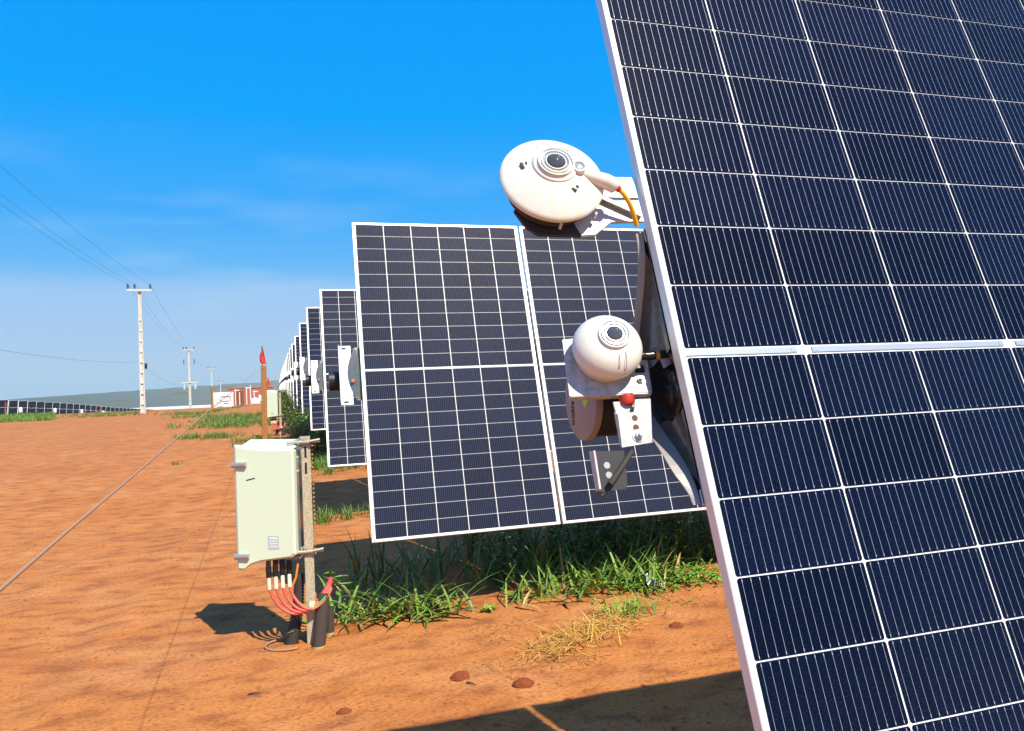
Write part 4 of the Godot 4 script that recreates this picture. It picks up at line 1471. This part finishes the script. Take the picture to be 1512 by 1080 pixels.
func tuft_mesh(n: int, length: float, seed_: int) -> ArrayMesh:
	rng.seed = seed_
	var b := MB.new()
	for i in n:
		b.col = green(0.1, 1.0)
		var a := rng.randf() * TAU
		b.blade(Vector3(cos(a), 0, sin(a)) * rng.randf() * length * 0.5, rng.randf() * TAU, length * rng.randf_range(0.5, 1.15), length * 0.055, rng.randf_range(0.1, 0.9), rng.randf_range(0.4, 1.5), 4)
	return b.mesh(M.leaf)

func shrub_mesh(n: int, seed_: int) -> ArrayMesh:
	rng.seed = seed_
	var b := MB.new()
	for s in 7:
		var a := rng.randf() * TAU
		var tip := Vector3(cos(a) * rng.randf_range(0.1, 0.42), rng.randf_range(0.6, 1.0), sin(a) * rng.randf_range(0.1, 0.42))
		b.col = Color(0.07, 0.07, 0.03)
		b.tube([Vector3.ZERO, tip * Vector3(0.4, 0.55, 0.4), tip], [0.008, 0.006, 0.003], 5, false)
		for i in n:
			b.col = green(0.0, 1.0)
			var f := rng.randf_range(0.15, 1.05)
			var p := tip * f
			var ang := rng.randf() * TAU
			var d := Vector3(cos(ang), rng.randf_range(-0.5, 0.5), sin(ang)).normalized()
			b.leaf(p + d * rng.randf() * 0.13, d, rng.randf_range(0.05, 0.12), rng.randf_range(0.025, 0.05))
	return b.mesh(M.leaf)

func scatter(mesh: Mesh, called: String, label: String, category: String, n: int, f: Callable, s0: float, s1: float) -> void:
	var xfs := []
	for i in n:
		var p: Vector2 = f.call()
		var s := rng.randf_range(s0, s1)
		var bs := Basis(Vector3.UP, rng.randf() * TAU).scaled(Vector3(s, s * rng.randf_range(0.8, 1.2), s))
		xfs.append(Transform3D(bs, on(p.x, p.y, -0.01)))
	multi(called, mesh, xfs, label, category)

func vegetation() -> void:
	rng.seed = 99
	# long bladed grass under the second row
	var b := MB.new()
	for i in 1150:
		var x := rng.randf_range(0.35, 4.6)
		var z := -5.0 - rng.randf() * 1.0 - (0.25 if x < 1.6 else 0.0) - 0.06 * x * rng.randf()
		if x < 1.5 and rng.randf() < 0.45:
			continue
		var len := rng.randf_range(0.22, 0.52) * (1.15 if z < -5.4 else 0.9)
		b.col = green(0.05, 0.75) if rng.randf() > 0.07 else Color(0.30, 0.22, 0.08)
		b.blade(on(x, z, -0.01), rng.randf() * TAU, len, rng.randf_range(0.010, 0.026), rng.randf_range(0.1, 0.8), rng.randf_range(0.3, 1.7), 6)
	# front fringe that catches the sun
	for q in [[0.62, -5.05, 60, 0.36, 0.36], [0.28, -5.1, 34, 0.22, 0.36], [0.9, -5.0, 24, 0.16, 0.30], [1.55, -4.98, 24, 0.24, 0.30], [1.95, -4.95, 46, 0.30, 0.30], [2.3, -4.92, 40, 0.22, 0.34], [2.55, -4.95, 30, 0.2, 0.3]]:
		for i in int(q[2] * 1.6):
			b.col = green(0.25, 1.0) if rng.randf() > 0.10 else Color(0.42, 0.33, 0.10)
			b.blade(on(q[0] + rng.randfn() * q[3] * 0.5, q[1] + rng.randfn() * 0.09, -0.01), rng.randf() * TAU, q[4] * rng.randf_range(0.55, 1.25), rng.randf_range(0.012, 0.032), rng.randf_range(0.3, 1.3), rng.randf_range(0.5, 1.8), 6)
	tag(obj("grass", b, M.leaf), "long bladed green grass growing in the shade under the second solar row", "grass", "", "stuff")
	# taller leafy weeds in the shade
	var shrub := shrub_mesh(34, 7)
	rng.seed = 100
	scatter(shrub, "weeds", "dark leafy weeds in deep shade under the second solar row", "weeds", 60, func() -> Vector2: return Vector2(rng.randf_range(1.3, 4.4), rng.randf_range(-6.5, -5.25)), 0.28, 0.62)
	# low bright ground cover at the right end of the fringe
	b = MB.new()
	rng.seed = 12
	for i in 900:
		var x := 2.62 + rng.randfn() * 0.26
		var z := -4.93 + rng.randfn() * 0.10
		b.col = Color(0.07, 0.20, 0.012).lerp(Color(0.20, 0.38, 0.03), rng.randf())
		var a := rng.randf() * TAU
		b.leaf(on(x, z, rng.randf() * 0.07), Vector3(cos(a), rng.randf_range(0.0, 0.9), sin(a)).normalized(), rng.randf_range(0.025, 0.06), rng.randf_range(0.014, 0.03))
	tag(obj("ground_cover", b, M.leaf), "bright low leafy weeds in sun at the right end of the grass", "weeds", "", "stuff")
	# bright green clump in front
	b = MB.new()
	for i in 90:
		b.col = Color(0.08, 0.22, 0.012).lerp(Color(0.22, 0.42, 0.03), rng.randf())
		b.blade(on(2.03 + rng.randfn() * 0.13, -4.45 + rng.randfn() * 0.06, -0.005), rng.randf() * TAU, rng.randf_range(0.10, 0.22), rng.randf_range(0.006, 0.012), rng.randf_range(0.5, 1.3), rng.randf_range(0.2, 0.9), 5)
	tag(obj("grass_clump", b, M.leaf), "bright green grass clump on the sunlit dirt above the dry straw", "grass clump")
	b = MB.new()
	for i in 26:
		b.col = Color(0.14, 0.30, 0.015).lerp(Color(0.30, 0.42, 0.03), rng.randf())
		var a := rng.randf() * TAU
		b.leaf(on(1.195, -4.87, 0.01) + Vector3(rng.randfn() * 0.02, 0, rng.randfn() * 0.02), Vector3(cos(a), rng.randf_range(0.2, 0.9), sin(a)).normalized(), rng.randf_range(0.04, 0.08), 0.02)
	tag(obj("small_weed", b, M.leaf), "small lone yellow green weed sprouting from the dirt before the shaded grass", "weed")
	# broad leaves beside the near box
	b = MB.new()
	for i in 22:
		b.col = Color(0.05, 0.17, 0.015).lerp(Color(0.16, 0.34, 0.04), rng.randf())
		var a := rng.randf_range(-0.9, 1.6)
		b.leaf(Vector3(0.10 + rng.randf() * 0.10, 0.30 + rng.randfn() * 0.05, -4.95), Vector3(cos(a) * 0.9, rng.randf_range(-0.3, 0.6), sin(a) * 0.4).normalized(), rng.randf_range(0.06, 0.12), 0.035)
	b.col = Color(0.08, 0.14, 0.02)
	b.tube([on(0.13, -4.98), Vector3(0.13, 0.2, -4.95), Vector3(0.16, 0.36, -4.95)], 0.005, 6)
	tag(obj("leafy_weed", b, M.leaf), "leafy green weed growing against the post of the near electrical box", "weed")
	# dry straw
	b = MB.new()
	for i in 700:
		b.col = Color(0.36, 0.18, 0.03).lerp(Color(0.72, 0.46, 0.10), rng.randf())
		var f := rng.randf()
		b.blade(on(1.30 + f * 0.68 + rng.randfn() * 0.085, -4.02 - f * 0.34 + rng.randfn() * 0.085, rng.randf() * 0.03), rng.randf() * TAU, rng.randf_range(0.06, 0.17), rng.randf_range(0.003, 0.007), rng.randf_range(1.1, 1.7), rng.randf_range(-0.3, 0.5), 3)
	tag(obj("straw_heap", b, M.straw), "flattened heap of dry yellow straw on the dirt below the grass", "straw", "", "stuff")
	b = MB.new()
	for i in 320:
		b.col = Color(0.26, 0.12, 0.03).lerp(Color(0.5, 0.28, 0.08), rng.randf())
		var q: Vector2 = [Vector2(1.06, -4.38), Vector2(1.2, -4.55), Vector2(1.45, -3.85), Vector2(1.0, -3.95), Vector2(2.5, -4.5)][rng.randi() % 5]
		b.blade(on(q.x + rng.randfn() * 0.13, q.y + rng.randfn() * 0.05, 0.004), rng.randf() * TAU, rng.randf_range(0.03, 0.11), rng.randf_range(0.002, 0.005), rng.randf_range(1.2, 1.6), rng.randf_range(-0.2, 0.3), 3)
	tag(obj("straw_scraps", b, M.straw), "thin scraps of dry grass strewn on the dirt round the straw heap", "straw", "", "stuff")
	# far patches
	var tm := tuft_mesh(16, 0.24, 3)
	var bright := tuft_mesh(22, 0.22, 4)
	rng.seed = 201
	scatter(tm, "grass", "sunlit green grass strip between the shadows of the second and third rows", "grass", 130, func() -> Vector2: return Vector2(rng.randf_range(-0.1, 3.5), -9.1 + rng.randfn() * 0.22), 0.5, 0.9)
	scatter(tm, "grass", "grass growing along the end of the third solar row", "grass", 160, func() -> Vector2: return Vector2(rng.randf_range(0.0, 4.0), -13.2 + rng.randfn() * 0.35), 0.7, 1.4)
	scatter(shrub, "weeds", "tall green weeds under the row ends behind the near electrical box", "weeds", 110, func() -> Vector2: return Vector2(0.25 + rng.randf() * 2.2 - 0.035 * 10.0, -14.2 - rng.randf() * 4.2), 0.45, 0.95)
	scatter(shrub, "weeds", "tall weeds along the line of receding row ends", "weeds", 420, func() -> Vector2:
		var d := rng.randf_range(20.5, 62.0)
		return Vector2(0.45 - 0.030 * d + absf(rng.randfn()) * 0.9, -d), 0.7, 1.35)
	scatter(tm, "grass", "green grass patch on the dirt beyond the near electrical box", "grass", 330, func() -> Vector2:
		var d := rng.randf_range(26.0, 38.0)
		return Vector2(-2.55 - 0.035 * (d - 30.0) + rng.randfn() * 0.75, -d), 0.7, 1.5)
	scatter(tm, "grass", "small grass tufts on the dirt left of the flag stake", "grass", 60, func() -> Vector2:
		var c: Vector2 = [Vector2(-2.25, -21.2), Vector2(-2.0, -21.6), Vector2(-2.85, -21.8)][rng.randi() % 3]
		return c + Vector2(rng.randfn() * 0.22, rng.randfn() * 0.3), 0.5, 1.0)
	scatter(tm, "grass", "weedy tufts round the foot of the flag stake", "grass", 50, func() -> Vector2: return Vector2(-1.0 + rng.randfn() * 0.3, -18.6 + rng.randfn() * 0.8), 0.5, 1.1)
	scatter(tm, "grass", "dark grass patches on the brow of the dirt before the poles", "grass", 160, func() -> Vector2:
		var c: Vector2 = [Vector2(-6.2, -48.0), Vector2(-5.6, -55.0), Vector2(-7.6, -52.0), Vector2(-4.9, -40.0), Vector2(-5.0, -60.0)][rng.randi() % 5]
		return c + Vector2(rng.randfn() * 0.7, rng.randfn() * 0.8), 0.7, 1.4)
	scatter(bright, "grass", "bright green grass at the left edge before the far panels", "grass", 1500, func() -> Vector2:
		var d := rng.randf_range(52.0, 76.0)
		return Vector2(-0.285 * d - absf(rng.randfn()) * 4.2, -d), 0.8, 1.9)
	scatter(tm, "grass", "thin grass trailing from the left bushes along the dirt", "grass", 380, func() -> Vector2:
		var d := rng.randf_range(56.0, 70.0)
		return Vector2(-0.225 * d + rng.randfn() * 1.6, -d), 0.4, 1.0)
	b = MB.new()
	b.col = Color(0.14, 0.26, 0.02)
	for i in 24:
		b.blade(on(-2.28 + rng.randfn() * 0.05, -14.9 + rng.randfn() * 0.06), rng.randf() * TAU, rng.randf_range(0.08, 0.18), 0.012, rng.randf_range(0.3, 1.0), 0.6, 4)
	tag(obj("grass_clump", b, M.leaf), "lone tiny green tuft on the open dirt left of the near box", "grass clump")

# ---------------------------------------------------------------- small things on the soil
func lump(seed_: int, r: Vector3, rough: float) -> MB:
	var f := FastNoiseLite.new()
	f.seed = seed_; f.frequency = 2.2; f.fractal_octaves = 4
	var b := MB.new()
	var rings := 9
	var segs := 18
	var pt := func(i: int, k: int) -> Vector3:
		var th := PI * 0.5 * i / rings
		var ph := TAU * (k % segs) / segs
		var d := Vector3(cos(ph) * sin(th), cos(th), sin(ph) * sin(th))
		return d * r * (1.0 + rough * f.get_noise_3dv(d * 1.5))
	for i in rings:
		for k in segs:
			var a: Vector3 = pt.call(i, k)
			var q: Vector3 = pt.call(i + 1, k)
			var c: Vector3 = pt.call(i + 1, k + 1)
			var d: Vector3 = pt.call(i, k + 1)
			b.quad(a, q, c, d, a + c)
	return b

func litter() -> void:
	rng.seed = 55
	var at := [Vector2(0.786, -3.892), Vector2(1.075, -3.676), Vector2(0.162, -3.707), Vector2(2.23, -4.151)]
	var sz := [0.055, 0.062, 0.04, 0.05]
	var lab := ["dark red ant mound left of the other near one, by the shade edge", "largest dark red ant mound, below the dry straw", "faint small ant mound near the bottom edge, left of the others", "small dark ant mound right of the straw, close to the near panel frame"]
	for i in 4:
		var b := lump(70 + i, Vector3(sz[i], sz[i] * 0.62, sz[i] * 0.8), 0.22)
		tag(obj("ant_mound", b, M.clod, self, Transform3D(Basis.IDENTITY, on(at[i].x, at[i].y, -0.004))), lab[i], "ant mound", "ant mounds on the dirt")
	# crumbs of soil
	var mesh := lump(81, Vector3(1, 0.5, 0.8), 0.6).mesh(mat(Color(0.36, 0.11, 0.03), 0.95))
	var xfs := []
	for i in 9000:
		var d := 2.6 + pow(rng.randf(), 1.6) * 16.0
		var x := rng.randf_range(-0.75, 0.75) * d
		var s := pow(rng.randf(), 5.0) * 0.017 + 0.0024
		xfs.append(Transform3D(Basis(Vector3.UP, rng.randf() * TAU).scaled(Vector3.ONE * s), on(x, -d, -s * 0.2)))
	multi("soil_crumbs", mesh, xfs, "crumbs and small clods of red soil scattered over the dirt", "soil")
	var tw := [[Vector2(-0.307, -4.096), 0.3, 0.07, "short dark twig on the open dirt left of the box shadow"], [Vector2(0.80, -3.80), 0.9, 0.06, "thin twig on the dirt by the left ant mound"], [Vector2(1.05, -4.97), 1.3, 0.10, "dark broken twig standing at the front of the shaded grass"]]
	for q in tw:
		var b := MB.new()
		var dv: Vector3 = Vector3(cos(q[1]), 0.05, sin(q[1])) * q[2]
		b.tube([Vector3.ZERO, dv * 0.5 + Vector3(0, 0.004, 0), dv], [0.005, 0.004, 0.002], 6)
		tag(obj("twig", b, mat(Color(0.10, 0.05, 0.03), 0.9), self, Transform3D(Basis.IDENTITY, on(q[0].x, q[0].y, 0.006))), q[3], "twig")
	# white scrap
	var b := MB.new()
	var prev := []
	for i in 7:
		var cur := []
		for k in 5:
			cur.append(Vector3(-0.06 + i * 0.02 + 0.01 * sin(k * 2.1), 0.05 + 0.028 * sin(i * 1.7 + k * 1.3) - k * 0.006, -0.04 + k * 0.02 + 0.012 * cos(i * 1.9)))
		if i > 0:
			for k in 4:
				b.quad(prev[k], prev[k + 1], cur[k + 1], cur[k], Vector3.UP)
		prev = cur
	tag(obj("paper_scrap", b, M.white_paint, self, Transform3D(Basis(Vector3.BACK, -0.5), on(2.40, -4.83, 0.02))), "crumpled white scrap of paper in the bright low weeds", "litter")
